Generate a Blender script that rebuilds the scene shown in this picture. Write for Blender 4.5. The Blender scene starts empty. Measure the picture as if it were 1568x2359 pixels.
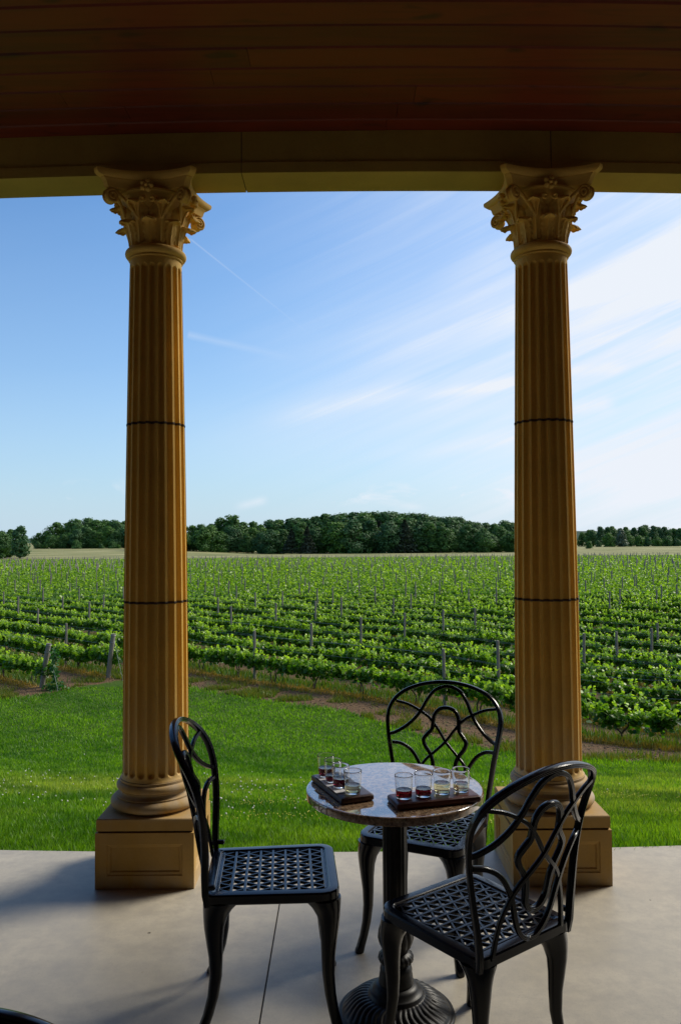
import bpy, math, random
import numpy as np
from math import sin, cos, pi, radians as R
from mathutils import Vector, Matrix, Euler
rng = np.random.default_rng(7); random.seed(7)
S = bpy.context.scene
col = S.collection

# ------------------------------------------------------------------ camera
def cam_axes(pitch, roll, yaw):
    f = Vector((-sin(yaw)*cos(pitch), cos(yaw)*cos(pitch), sin(pitch)))
    r = Vector((cos(yaw), sin(yaw), 0)); u = r.cross(f)
    c, s = cos(roll), sin(roll)
    return c*r+s*u, -s*r+c*u, f
cd = bpy.data.cameras.new('camera'); cam = bpy.data.objects.new('camera', cd); col.objects.link(cam)
cr, cu, cf = cam_axes(.0311, -.0071, .0006)
cam.matrix_world = Matrix(((cr.x, cu.x, -cf.x, 0), (cr.y, cu.y, -cf.y, 0), (cr.z, cu.z, -cf.z, 1.57), (0, 0, 0, 1)))
cd.sensor_fit = 'HORIZONTAL'; cd.sensor_width = 15.6; cd.lens = 15.6*1837.3/1568
cd.clip_start = .05; cd.clip_end = 6000
S.camera = cam
S.render.resolution_x, S.render.resolution_y = 680, 1024

# ------------------------------------------------------------------ light
SUN_AZ, SUN_EL = 58.0, 40.0
S.view_settings.view_transform = 'Standard'; S.view_settings.look = 'None'
S.view_settings.exposure = 0.35; S.view_settings.gamma = 1
w = bpy.data.worlds.new('World'); S.world = w; w.use_nodes = True
nt = w.node_tree; nt.nodes.clear()
def N(t, kind, **kw):
    n = t.nodes.new(kind)
    for k, v in kw.items():
        if k == 'inp':
            for a, b in v.items(): n.inputs[a].default_value = b
        else: setattr(n, k, v)
    return n
def math_(t, op, a, b=None, c=None, clamp=False):
    n = t.nodes.new('ShaderNodeMath'); n.operation = op; n.use_clamp = clamp
    for i, v in enumerate((a, b, c)):
        if v is None: continue
        if isinstance(v, (int, float)): n.inputs[i].default_value = v
        else: t.links.new(v, n.inputs[i])
    return n.outputs[0]
def ramp(t, val, stops, interp='LINEAR'):
    n = t.nodes.new('ShaderNodeValToRGB'); n.color_ramp.interpolation = interp
    e = n.color_ramp.elements
    while len(e) < len(stops): e.new(.5)
    for el, (p, c) in zip(e, stops):
        el.position = p; el.color = (c, c, c, 1) if isinstance(c, (int, float)) else (*c, 1)
    t.links.new(val, n.inputs[0]); return n.outputs[0]
def mixc(t, fac, a, b, mode='MIX'):
    n = t.nodes.new('ShaderNodeMix'); n.data_type = 'RGBA'; n.blend_type = mode
    for k, v in ((0, fac), (6, a), (7, b)):
        if isinstance(v, (int, float)): n.inputs[k].default_value = v
        elif isinstance(v, tuple): n.inputs[k].default_value = (*v, 1)
        else: t.links.new(v, n.inputs[k])
    return n.outputs[2]
sky = N(nt, 'ShaderNodeTexSky', sky_type='NISHITA', sun_disc=False, sun_elevation=R(SUN_EL), sun_rotation=R(SUN_AZ),
        altitude=100, air_density=1.0, dust_density=1.0, ozone_density=2.0)
tc = N(nt, 'ShaderNodeTexCoord')
sep = N(nt, 'ShaderNodeSeparateXYZ'); nt.links.new(tc.outputs['Generated'], sep.inputs[0])
dx, dy, dz = sep.outputs
def wnoise(rot, scale, detail, sc, rough=.55, off=(0, 0, 0)):
    m = N(nt, 'ShaderNodeMapping'); m.inputs['Rotation'].default_value = rot; m.inputs['Scale'].default_value = scale
    m.inputs['Location'].default_value = off
    # rotate first, then stretch
    m2 = N(nt, 'ShaderNodeMapping', vector_type='POINT'); m2.inputs['Rotation'].default_value = rot
    nt.links.new(tc.outputs['Generated'], m2.inputs[0])
    m.inputs['Rotation'].default_value = (0, 0, 0); nt.links.new(m2.outputs[0], m.inputs[0])
    n = N(nt, 'ShaderNodeTexNoise'); n.inputs['Scale'].default_value = sc; n.inputs['Detail'].default_value = detail
    n.inputs['Roughness'].default_value = rough; n.inputs['Distortion'].default_value = .4
    nt.links.new(m.outputs[0], n.inputs['Vector']); return n.outputs[0]
cir = wnoise((0, R(19), 0), (.55, .7, 5.5), 9, 2.4, .58, (.6, 0, .55))
soft = wnoise((0, R(17), 0), (.6, .6, 2.2), 3, 1.9, .5, (3.1, 0, .2))
fib = wnoise((0, R(22), 0), (.35, .5, 9.0), 10, 5.5, .62, (2.2, 0, .9))
cm = math_(nt, 'MULTIPLY', ramp(nt, cir, [(.47, 0), (.72, 1)]), ramp(nt, soft, [(.38, .15), (.66, 1)]))
rightm = math_(nt, 'ADD', math_(nt, 'MULTIPLY', dx, 1.6), .36, clamp=True)          # more cirrus toward the sun side
lowm = math_(nt, 'SUBTRACT', 1.05, math_(nt, 'MULTIPLY', dz, 1.1), clamp=True)
veil = math_(nt, 'MULTIPLY', math_(nt, 'MULTIPLY', rightm, math_(nt, 'ADD', rightm, .12)), math_(nt, 'ADD', .46, math_(nt, 'MULTIPLY', ramp(nt, fib, [(.35, 0), (.65, 1)]), .46)))
hor = math_(nt, 'MULTIPLY', ramp(nt, dz, [(0, 1), (.07, .66), (.2, .30), (.42, 0)]) , .85)
cl = math_(nt, 'ADD', math_(nt, 'MULTIPLY', math_(nt, 'MULTIPLY', cm, rightm), .30), veil, clamp=True)
cl = math_(nt, 'ADD', cl, math_(nt, 'MULTIPLY', cm, .04), clamp=True)
# small fair-weather cumulus just above the far wood
cuv = wnoise((0, 0, 0), (1, 1, 2.2), 8, 13.0, .6, (1.7, .3, 0))
cum = math_(nt, 'MULTIPLY', ramp(nt, cuv, [(.56, 0), (.66, 1)]), ramp(nt, dz, [(.035, 0), (.05, 1), (.062, .6), (.075, 0)]))
cl = math_(nt, 'ADD', cl, math_(nt, 'MULTIPLY', cum, .5), clamp=True)
def trail(p0, p1, width, amp):
    """a thin straight condensation trail: a short arc of a great circle between two sky directions"""
    a = Vector(p0).normalized(); b = Vector(p1).normalized(); n = a.cross(b).normalized(); tdir = (b-a).normalized()
    def dot(v):
        k = N(nt, 'ShaderNodeVectorMath', operation='DOT_PRODUCT'); k.inputs[1].default_value = v
        nt.links.new(tc.outputs['Generated'], k.inputs[0]); return k.outputs['Value']
    d = math_(nt, 'ABSOLUTE', dot(n)); t0, t1 = a.dot(tdir), b.dot(tdir)
    line = math_(nt, 'SUBTRACT', 1, math_(nt, 'DIVIDE', d, width), clamp=True)
    al = math_(nt, 'DIVIDE', math_(nt, 'SUBTRACT', dot(tdir), t0), t1-t0)
    along = ramp(nt, al, [(0, 0), (.02, 1), (.5, .55), (1, 0)])
    return math_(nt, 'MULTIPLY', math_(nt, 'MULTIPLY', line, along), amp)
def dirpx(x, y): return cf + cr*(x-784)/1837.3 - cu*(y-1179.5)/1837.3
cl = math_(nt, 'ADD', cl, trail(dirpx(436, 548), dirpx(720, 775), .0014, .2), clamp=True)
cl = math_(nt, 'ADD', cl, trail(dirpx(430, 770), dirpx(690, 828), .006, .20), clamp=True)
sat = N(nt, 'ShaderNodeHueSaturation'); sat.inputs['Saturation'].default_value = 1.0; nt.links.new(sky.outputs[0], sat.inputs['Color'])
def streak(p0, p1, wd_, amp, br=.85):
    """one band of cirrus between two sky directions, torn by the fine noise"""
    a = dirpx(*p0).normalized(); b_ = dirpx(*p1).normalized(); n = a.cross(b_).normalized(); td = (b_-a).normalized()
    def dot(v):
        k = N(nt, 'ShaderNodeVectorMath', operation='DOT_PRODUCT'); k.inputs[1].default_value = v
        nt.links.new(tc.outputs['Generated'], k.inputs[0]); return k.outputs['Value']
    d = math_(nt, 'DIVIDE', dot(n), wd_); g = math_(nt, 'EXPONENT', math_(nt, 'MULTIPLY', math_(nt, 'MULTIPLY', d, d), -1))
    al = math_(nt, 'DIVIDE', math_(nt, 'SUBTRACT', dot(td), a.dot(td)), b_.dot(td)-a.dot(td))
    e = ramp(nt, al, [(0, 0), (.45, .8), (.7, 1), (1, 0)], 'EASE')
    tex = math_(nt, 'ADD', 1-br, math_(nt, 'MULTIPLY', math_(nt, 'MULTIPLY', ramp(nt, cir, [(.38, .1), (.62, 1)]), ramp(nt, fib, [(.36, .25), (.6, 1)])), br))
    return math_(nt, 'MULTIPLY', math_(nt, 'MULTIPLY', g, e), math_(nt, 'MULTIPLY', tex, amp*2.4))
for st in (((760, 830), (1330, 640), .022, .34), ((1150, 760), (1800, 500), .035, .55), ((1240, 690), (1750, 640), .012, .4), ((1260, 870), (1460, 838), .007, .5), ((900, 920), (1290, 868), .007, .38),
           ((1290, 952), (1430, 926), .009, .75), ((560, 985), (1010, 880), .012, .34), ((800, 1062), (1330, 990), .010, .4), ((1150, 840), (1900, 700), .02, .35), ((1100, 1130), (1900, 1050), .03, .35),
           ((200, 1060), (1500, 880), .05, .14, .3), ((500, 900), (1600, 600), .07, .13, .4), ((900, 1130), (1900, 1010), .04, .2, .4), ((530, 1172), (625, 1150), .005, .5), ((840, 1152), (990, 1172), .004, .5), ((1000, 700), (1190, 560), .03, .15)):
    cl = math_(nt, 'ADD', cl, streak(*st), clamp=True)
skyc = mixc(nt, 1.0, sat.outputs[0], (.60, .93, 1.20), 'MULTIPLY')
full = mixc(nt, cl, mixc(nt, hor, skyc, (4.3, 5.4, 6.4)), (6.0, 6.35, 6.9))
bg = N(nt, 'ShaderNodeBackground'); bg.inputs['Strength'].default_value = .11
nt.links.new(full, bg.inputs[0]); wo = N(nt, 'ShaderNodeOutputWorld'); nt.links.new(bg.outputs[0], wo.inputs[0])
sd = bpy.data.lights.new('sun', 'SUN'); sd.energy = 2.9; sd.angle = R(20); sd.color = (1, .92, .78)   # the sun stands behind thin cloud, so its shadows are soft
so = bpy.data.objects.new('sun', sd); col.objects.link(so)
sdir = Vector((sin(R(SUN_AZ))*cos(R(SUN_EL)), cos(R(SUN_AZ))*cos(R(SUN_EL)), sin(R(SUN_EL))))
so.rotation_euler = sdir.to_track_quat('Z', 'Y').to_euler(); so.location = (20, -3, 20)

# ------------------------------------------------------------------ helpers
def tag(o, label=None, cat=None, group=None, kind=None):
    if label: o['label'] = label
    if cat: o['category'] = cat
    if group: o['group'] = group
    if kind: o['kind'] = kind
    return o
def empty(name, loc=(0, 0, 0), rz=0):
    o = bpy.data.objects.new(name, None); col.objects.link(o); o.location = loc; o.rotation_euler.z = rz
    o.empty_display_size = .2; return o
def link(name, me, mat, parent=None, loc=None):
    o = bpy.data.objects.new(name, me); col.objects.link(o)
    if mat is not None and len(me.materials) == 0: me.materials.append(mat)
    if parent is not None: o.parent = parent
    if loc is not None: o.location = loc
    return o
def copy_tree(o, parent=None):
    c = o.copy(); col.objects.link(c); c.parent = parent
    for ch in o.children: copy_tree(ch, c)
    return c
class MB:
    def __init__(s): s.v = []; s.f = []
    def add(s, vs, fs):
        b = len(s.v); s.v += [tuple(p) for p in vs]; s.f += [tuple(i+b for i in f) for f in fs]
    def box(s, a, b):
        (x0, y0, z0), (x1, y1, z1) = a, b
        s.add([(x0,y0,z0),(x1,y0,z0),(x1,y1,z0),(x0,y1,z0),(x0,y0,z1),(x1,y0,z1),(x1,y1,z1),(x0,y1,z1)],
              [(0,3,2,1),(4,5,6,7),(0,1,5,4),(1,2,6,5),(2,3,7,6),(3,0,4,7)])
    def grid(s, P, cu=False, cv=False, flip=False):
        """P[i][j] points; cu/cv: closed in i/j"""
        n, m = len(P), len(P[0]); b = len(s.v)
        for r_ in P: s.v += [tuple(p) for p in r_]
        for i in range(n if cu else n-1):
            for j in range(m if cv else m-1):
                q = (b+i*m+j, b+((i+1) % n)*m+j, b+((i+1) % n)*m+(j+1) % m, b+i*m+(j+1) % m)
                s.f.append(q[::-1] if flip else q)
        return b
    def lathe(s, prof, seg=48, c=(0, 0), cap0=True, cap1=True, rf=None):
        P = []
        for r_, z in prof:
            row = []
            for k in range(seg):
                a = 2*pi*k/seg; rr = r_ if rf is None else rf(r_, z, a)
                row.append((c[0]+rr*cos(a), c[1]+rr*sin(a), z))
            P.append(row)
        b = s.grid(P, cv=True, flip=True)
        if cap0: s.f.append(tuple(b+k for k in range(seg))[::-1])
        if cap1: s.f.append(tuple(b+(len(prof)-1)*seg+k for k in range(seg)))
    def sweep(s, pts, nor, prof, closed=False, scale=None):
        """prof: (a,b) a along binormal, b along normal"""
        n = len(pts); P = []
        for i in range(n):
            a = pts[(i-1) % n] if (closed or i > 0) else pts[0]
            c = pts[(i+1) % n] if (closed or i < n-1) else pts[-1]
            T = (Vector(c)-Vector(a)).normalized(); Nn = Vector(nor[i] if isinstance(nor, list) else nor)
            Nn = (Nn - T*Nn.dot(T)).normalized(); B = T.cross(Nn)
            k = 1 if scale is None else scale[i]
            P.append([Vector(pts[i])+B*(p*k)+Nn*(q*k) for p, q in prof])
        b = s.grid(P, cu=closed, cv=True)
        if not closed:
            m = len(prof); s.f.append(tuple(b+k for k in range(m))[::-1]); s.f.append(tuple(b+(n-1)*m+k for k in range(m)))
    def tube(s, pts, r, seg=8, ref=(0.02, .01, 1), closed=False):
        rs = r if isinstance(r, (list, tuple)) else [r]*len(pts)
        pr = [(cos(2*pi*k/seg), sin(2*pi*k/seg)) for k in range(seg)]
        s.sweep(pts, ref, pr, closed, rs)
    def mesh(s, name, smooth=True, angle=35):
        me = bpy.data.meshes.new(name); me.from_pydata([tuple(p) for p in s.v], [], s.f); me.update()
        if smooth:
            me.polygons.foreach_set('use_smooth', [True]*len(me.polygons))
            try: me.set_sharp_from_angle(angle=R(angle))
            except Exception: pass
        return me
    def build(s, name, mat, parent=None, loc=None, smooth=True, angle=35):
        return link(name, s.mesh(name, smooth, angle), mat, parent, loc)
def crom(pts, n=8, closed=False):
    P = [Vector(p) if len(p) == 3 else Vector((p[0], p[1], 0)) for p in pts]; out = []; m = len(P)
    for i in range(m if closed else m-1):
        p0 = P[(i-1) % m] if (closed or i > 0) else P[0]*2-P[1]
        p1, p2 = P[i], P[(i+1) % m]
        p3 = P[(i+2) % m] if (closed or i < m-2) else P[-1]*2-P[-2]
        for k in range(n):
            t = k/n
            out.append(.5*((2*p1)+(p2-p0)*t+(2*p0-5*p1+4*p2-p3)*t*t+(3*p1-p0-3*p2+p3)*t**3))
    if not closed: out.append(P[-1])
    return out
def npmesh(name, V, F, mat, tint=None, smooth=False):
    """V (n,3), F (m,k) all faces with k corners"""
    me = bpy.data.meshes.new(name); m, k = F.shape
    me.vertices.add(len(V)); me.vertices.foreach_set('co', V.astype(np.float32).ravel())
    me.loops.add(m*k); me.loops.foreach_set('vertex_index', F.astype(np.int32).ravel())
    me.polygons.add(m); me.polygons.foreach_set('loop_start', np.arange(0, m*k, k, dtype=np.int32))
    me.polygons.foreach_set('loop_total', np.full(m, k, dtype=np.int32))
    if tint is not None:
        a = me.attributes.new('tint', 'FLOAT', 'POINT'); a.data.foreach_set('value', tint.astype(np.float32))
    me.update(); me.validate()
    if smooth: me.polygons.foreach_set('use_smooth', [True]*m)
    if mat is not None: me.materials.append(mat)
    return me

# ------------------------------------------------------------------ materials
def newmat(name):
    m = bpy.data.materials.new(name); m.use_nodes = True; t = m.node_tree
    b = t.nodes['Principled BSDF']; return m, t, b
def tnoise(t, scale, detail=4, rough=.55, vec=None, sc=(1, 1, 1), dist=0, coord='Object'):
    c = t.nodes.new('ShaderNodeTexCoord'); m = t.nodes.new('ShaderNodeMapping'); m.inputs['Scale'].default_value = sc
    t.links.new(c.outputs[coord] if vec is None else vec, m.inputs[0])
    n = t.nodes.new('ShaderNodeTexNoise'); n.inputs['Scale'].default_value = scale; n.inputs['Detail'].default_value = detail
    n.inputs['Roughness'].default_value = rough; n.inputs['Distortion'].default_value = dist
    t.links.new(m.outputs[0], n.inputs['Vector']); return n.outputs[0]
def bump(t, b, h, strength=.3, dist=.01):
    n = t.nodes.new('ShaderNodeBump'); n.inputs['Strength'].default_value = strength; n.inputs['Distance'].default_value = dist
    t.links.new(h, n.inputs['Height']); t.links.new(n.outputs[0], b.inputs['Normal'])
def stone_mat(name, c, weather=True):
    m, t, b = newmat(name)
    n1 = tnoise(t, 3.5, 6, .6); n2 = tnoise(t, 90, 3, .7)
    base = mixc(t, ramp(t, n1, [(.3, 0), (.7, 1)]), tuple(x*.86 for x in c), tuple(min(1, x*1.1) for x in c))
    base = mixc(t, math_(t, 'MULTIPLY', ramp(t, n2, [(.45, 0), (.75, 1)]), .25), base, tuple(x*.6 for x in c))
    if weather:   # grey lime bloom low down, in uneven patches
        g = t.nodes.new('ShaderNodeNewGeometry'); s = t.nodes.new('ShaderNodeSeparateXYZ'); t.links.new(g.outputs['Position'], s.inputs[0])
        lo = ramp(t, s.outputs[2], [(.02, .8), (.10, .15), (.29, .15), (.34, .95), (.5, .95), (.7, .3), (1.0, 0)])
        pat = ramp(t, tnoise(t, 4.5, 5, .65, sc=(1, 1, .6)), [(.35, 0), (.68, 1)])
        base = mixc(t, math_(t, 'MULTIPLY', math_(t, 'MULTIPLY', lo, pat), .8), base, (.42, .40, .37))
    t.links.new(base, b.inputs['Base Color']); b.inputs['Roughness'].default_value = .78
    bump(t, b, n2, .25, .003); return m
M = {}
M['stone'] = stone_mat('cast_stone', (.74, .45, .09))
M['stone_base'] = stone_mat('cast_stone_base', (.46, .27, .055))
M['stucco'] = stone_mat('beam_stucco', (.50, .34, .07), False)
m, t, b = newmat('mortar'); b.inputs['Base Color'].default_value = (.07, .05, .04, 1); b.inputs['Roughness'].default_value = .9; M['mortar'] = m
# ceiling boards
m, t, b = newmat('stained_pine')
g = t.nodes.new('ShaderNodeNewGeometry')
gr = tnoise(t, 2.2, 6, .6, sc=(.7, 9, 6), dist=1.2); kn = tnoise(t, 4.2, 1.5, .5, sc=(1.1, 2.6, 1), dist=.2)
c0 = mixc(t, ramp(t, gr, [(.3, 0), (.7, 1)]), (.080, .009, .002), (.15, .019, .004))
c0 = mixc(t, ramp(t, g.outputs['Random Per Island'], [(0, 0), (1, .75)]), c0, (.22, .030, .006), 'MIX')
c0 = mixc(t, ramp(t, gr, [(.36, .45), (.5, 0)]), c0, (.10, .018, .006))
c0 = mixc(t, ramp(t, kn, [(.67, 0), (.76, .7)]), c0, (.03, .005, .0015))
t.links.new(c0, b.inputs['Base Color']); b.inputs['Roughness'].default_value = .5; bump(t, b, gr, .15, .002); M['pine'] = m
# concrete
m, t, b = newmat('polished_concrete')
n1 = tnoise(t, 1.6, 7, .62, coord='Object'); n2 = tnoise(t, 14, 6, .7); n3 = tnoise(t, 160, 2, .6)
c0 = mixc(t, ramp(t, n1, [(.3, 0), (.7, 1)]), (.37, .335, .265), (.535, .485, .39))
c0 = mixc(t, ramp(t, n2, [(.35, .6), (.6, 0)]), c0, (.33, .30, .26))
c0 = mixc(t, ramp(t, n3, [(.3, .5), (.42, 0)]), c0, (.3, .27, .23))
vo = t.nodes.new('ShaderNodeTexVoronoi'); vo.inputs['Scale'].default_value = 7.0
tcn = t.nodes.new('ShaderNodeTexCoord'); t.links.new(tcn.outputs['Object'], vo.inputs['Vector'])
c0 = mixc(t, math_(t, 'MULTIPLY', ramp(t, vo.outputs['Distance'], [(.035, 1), (.06, 0)]), ramp(t, n2, [(.5, 0), (.56, 1)])), c0, (.09, .075, .06))
t.links.new(c0, b.inputs['Base Color']); b.inputs['Roughness'].default_value = .46
t.links.new(ramp(t, n1, [(.3, .40), (.7, .55)]), b.inputs['Roughness']); bump(t, b, n2, .06, .004); M['concrete'] = m
m, t, b = newmat('joint_black'); b.inputs['Base Color'].default_value = (.01, .01, .01, 1); b.inputs['Roughness'].default_value = .8; M['joint'] = m
# black cast aluminium
m, t, b = newmat('black_powder_coat')
n2 = tnoise(t, 60, 3, .6)
t.links.new(mixc(t, ramp(t, n2, [(.4, 0), (.75, .5)]), (.0015, .0026, .007), (.004, .007, .017)), b.inputs['Base Color'])
t.links.new(ramp(t, n2, [(.3, .17), (.7, .27)]), b.inputs['Roughness']); b.inputs['Specular IOR Level'].default_value = .28
bump(t, b, n2, .04, .001); b.inputs['Coat Weight'].default_value = .3; b.inputs['Coat Roughness'].default_value = .16; b.inputs['Coat IOR'].default_value = 1.5; M['black'] = m
m, t, b = newmat('cast_iron_pedestal')
n2 = tnoise(t, 30, 5, .6)
t.links.new(mixc(t, ramp(t, n2, [(.45, 0), (.8, .6)]), (.004, .004, .005), (.024, .021, .019)), b.inputs['Base Color'])
b.inputs['Roughness'].default_value = .42; b.inputs['Specular IOR Level'].default_value = .3; bump(t, b, n2, .1, .002); M['iron'] = m
# granite
m, t, b = newmat('brown_granite')
n1 = tnoise(t, 55, 5, .75); n2 = tnoise(t, 75, 4, .7); vo = t.nodes.new('ShaderNodeTexVoronoi'); vo.inputs['Scale'].default_value = 120
tcn = t.nodes.new('ShaderNodeTexCoord'); t.links.new(tcn.outputs['Object'], vo.inputs['Vector'])
c0 = mixc(t, ramp(t, n1, [(.36, 0), (.6, 1)]), (.10, .06, .04), (.52, .34, .20))
c0 = mixc(t, ramp(t, n2, [(.5, 0), (.66, .8)]), c0, (.66, .50, .34))
c0 = mixc(t, ramp(t, n2, [(.34, .8), (.40, 0)]), c0, (.05, .04, .035))
t.links.new(c0, b.inputs['Base Color'])
t.links.new(ramp(t, n1, [(.3, .10), (.7, .035)]), b.inputs['Roughness']); b.inputs['Specular IOR Level'].default_value = 1.0
b.inputs['Coat Weight'].default_value = 1.0; b.inputs['Coat Roughness'].default_value = .03; b.inputs['Coat IOR'].default_value = 1.85; M['granite'] = m
def wood(name, a, c):
    m, t, b = newmat(name); g_ = tnoise(t, 9, 6, .6, sc=(1.2, 9, 3), dist=.5)
    t.links.new(mixc(t, ramp(t, g_, [(.3, 0), (.7, 1)]), a, c), b.inputs['Base Color']); b.inputs['Roughness'].default_value = .38
    bump(t, b, g_, .12, .002); return m
M['walnut'] = wood('walnut', (.030, .012, .008), (.085, .036, .022)); M['mahogany'] = wood('mahogany', (.060, .013, .008), (.15, .036, .02))
m, t, b = newmat('paper')
# faint lines of grey print, too small to read
cc = t.nodes.new('ShaderNodeTexCoord'); sp = t.nodes.new('ShaderNodeSeparateXYZ'); t.links.new(cc.outputs['Object'], sp.inputs[0])
ln = math_(t, 'GREATER_THAN', math_(t, 'SINE', math_(t, 'MULTIPLY', sp.outputs[1], 900)), .45)
wd = ramp(t, tnoise(t, 260, 2, .5, sc=(1, .05, 1)), [(.50, 0), (.54, 1)])
blk = ramp(t, tnoise(t, 22, 1, .5), [(.48, 0), (.5, 1)])
t.links.new(mixc(t, math_(t, 'MULTIPLY', math_(t, 'MULTIPLY', math_(t, 'MULTIPLY', ln, wd), blk), .45), (.80, .79, .80), (.3, .3, .34)), b.inputs['Base Color'])
b.inputs['Roughness'].default_value = .7; M['paper'] = m
def glassy(name, c, ior, dens=None, rough=0):
    m = bpy.data.materials.new(name); m.use_nodes = True; t = m.node_tree; b = t.nodes['Principled BSDF']
    b.inputs['Transmission Weight'].default_value = 1; b.inputs['IOR'].default_value = ior; b.inputs['Roughness'].default_value = rough
    b.inputs['Base Color'].default_value = (*c, 1); return m
M['glass'] = glassy('clear_glass', (.97, .985, .98), 1.45)
M['red_wine'] = glassy('red_wine', (.11, .003, .010), 1.34); M['dark_wine'] = glassy('dark_red_wine', (.10, .003, .014), 1.34)
M['rose_red'] = glassy('light_red_wine', (.15, .004, .010), 1.34)
M['white_wine'] = glassy('white_wine', (.93, .86, .52), 1.34); M['blush'] = glassy('amber_wine', (.88, .76, .50), 1.34)
def leafmat(name, dark, light, young_lit, trans=.35, rough=.45, vary=4.0, dull=None):
    m, t, b = newmat(name); g_ = t.nodes.new('ShaderNodeNewGeometry'); at = t.nodes.new('ShaderNodeAttribute'); at.attribute_name = 'tint'
    oi = t.nodes.new('ShaderNodeObjectInfo')
    c0 = mixc(t, g_.outputs['Random Per Island'], dark, light)
    c0 = mixc(t, at.outputs['Fac'], c0, young_lit)
    if dull is not None: c0 = mixc(t, math_(t, 'MULTIPLY', oi.outputs['Random'], .7), c0, dull)
    t.links.new(c0, b.inputs['Base Color']); b.inputs['Roughness'].default_value = rough
    tr = t.nodes.new('ShaderNodeBsdfTranslucent'); mc = mixc(t, .5, c0, (.35, .42, .03), 'MIX')
    mul = mixc(t, 1, c0, (1.5, 1.6, .6), 'MULTIPLY'); t.links.new(mul, tr.inputs[0])
    mx = t.nodes.new('ShaderNodeMixShader'); mx.inputs[0].default_value = trans
    o = t.nodes['Material Output']; t.links.new(b.outputs[0], mx.inputs[1]); t.links.new(tr.outputs[0], mx.inputs[2]); t.links.new(mx.outputs[0], o.inputs[0])
    return m
M['vine'] = leafmat('grape_leaf', (.018, .084, .005), (.11, .265, .013), (.38, .55, .05), .45, .42)
M['grass'] = leafmat('lawn_grass', (.035, .13, .003), (.25, .45, .014), (.52, .54, .10), .42, .55)
def patchy(mat, dark):
    t = mat.node_tree; g_ = t.nodes.new('ShaderNodeNewGeometry')
    mp = t.nodes.new('ShaderNodeMapping'); mp.vector_type = 'POINT'; mp.inputs['Rotation'].default_value = (0, 0, R(43)); t.links.new(g_.outputs['Position'], mp.inputs[0])
    a = tnoise(t, 1.0, 3, .6, vec=mp.outputs[0], sc=(.12, .75, .1)); b_ = tnoise(t, 1.6, 5, .65, vec=g_.outputs['Position'])
    f = ramp(t, math_(t, 'ADD', math_(t, 'MULTIPLY', a, .55), math_(t, 'MULTIPLY', b_, .45)), [(.40, .85), (.56, 0)])
    for nd in list(t.nodes):
        if nd.type in ('BSDF_PRINCIPLED',):
            src = nd.inputs['Base Color'].links[0].from_socket; out = mixc(t, f, src, dark); t.links.new(out, nd.inputs['Base Color'])
        if nd.type == 'BSDF_TRANSLUCENT':
            src = nd.inputs[0].links[0].from_socket; out = mixc(t, f, src, tuple(x*1.4 for x in dark)); t.links.new(out, nd.inputs[0])
patchy(M['grass'], (.035, .135, .002))
M['tall_grass'] = leafmat('headland_grass', (.040, .11, .008), (.08, .17, .012), (.32, .20, .028), .35, .5)
M['tree_leaf'] = leafmat('tree_leaf', (.022, .085, .012), (.075, .19, .016), (.14, .28, .022), .22, .7, dull=(.022, .085, .040))
M['pine_leaf'] = leafmat('conifer_leaf', (.012, .035, .018), (.028, .06, .028), (.05, .07, .04), .1, .8, dull=(.035, .04, .032))
M['silver_leaf'] = leafmat('silver_leaf', (.05, .09, .055), (.10, .15, .09), (.13, .18, .12), .2, .6)
M['ivy'] = leafmat('climber_leaf', (.015, .09, .02), (.04, .16, .03), (.10, .2, .04), .3, .5)
m, t, b = newmat('bark'); n_ = tnoise(t, 14, 5, .6, sc=(1, 1, .25))
t.links.new(mixc(t, n_, (.035, .026, .018), (.11, .085, .06)), b.inputs['Base Color']); b.inputs['Roughness'].default_value = .9; bump(t, b, n_, .6, .02); M['bark'] = m
m, t, b = newmat('weathered_post'); n_ = tnoise(t, 8, 6, .65, sc=(3, 3, .3))
t.links.new(mixc(t, n_, (.10, .088, .07), (.29, .27, .23)), b.inputs['Base Color']); b.inputs['Roughness'].default_value = .85; bump(t, b, n_, .5, .01); M['post'] = m
m, t, b = newmat('galvanised_wire'); b.inputs['Base Color'].default_value = (.30, .31, .32, 1); b.inputs['Metallic'].default_value = .3; b.inputs['Roughness'].default_value = .45; M['wire'] = m
m, t, b = newmat('clover_white'); b.inputs['Base Color'].default_value = (.72, .70, .62, 1); M['clover'] = m
m, t, b = newmat('yellow_petals'); b.inputs['Base Color'].default_value = (.62, .60, .05, 1); M['yellow'] = m
m, t, b = newmat('wall_render'); n_ = tnoise(t, 6, 5, .6)
t.links.new(mixc(t, n_, (.15, .105, .055), (.20, .145, .08)), b.inputs['Base Color']); b.inputs['Roughness'].default_value = .85; M['unseen_wall'] = m

# ------------------------------------------------------------------ terrain
ND = (.685, .728); SD = (.728, -.685)        # across the vine rows, along them
ND = tuple(np.array(ND)/np.hypot(*ND)); SD = (ND[1], -ND[0])
N0, DN = 11.15, 2.42                      # n of first row, row spacing
def sm(t): t = np.clip(t, 0, 1); return t*t*(3-2*t)
def hgt(x, y):
    x = np.asarray(x, float); y = np.asarray(y, float)
    yy = np.clip(y, 4.1, None)
    a = -.05-.262*(yy-4.1)
    pl = -2.83-.0102*(np.clip(yy, 0, 600)-24)-.06*np.clip(x-2, 0, 8)*sm((45-y)/20)
    d = a-pl; k = 1.6                   # smooth maximum
    z = pl + .5*(d+np.sqrt(d*d+k*k*.25)) - .5*(np.sqrt(((-.05-pl)*0+(-.05+2.5))**2+k*k*.25)-(2.45))*0
    z = np.where(y < 4.1, z*0-.05, z)
    far = sm((y-250)/220)
    z = z + far*(3.2*sm((-x-30)/60) + 2.0*sm((x-70)/60))
    und = .06*np.sin(x*.5+1.3)*np.sin(y*.37)*sm((y-6)/6)*sm((60-y)/30)
    return z+und
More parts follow.
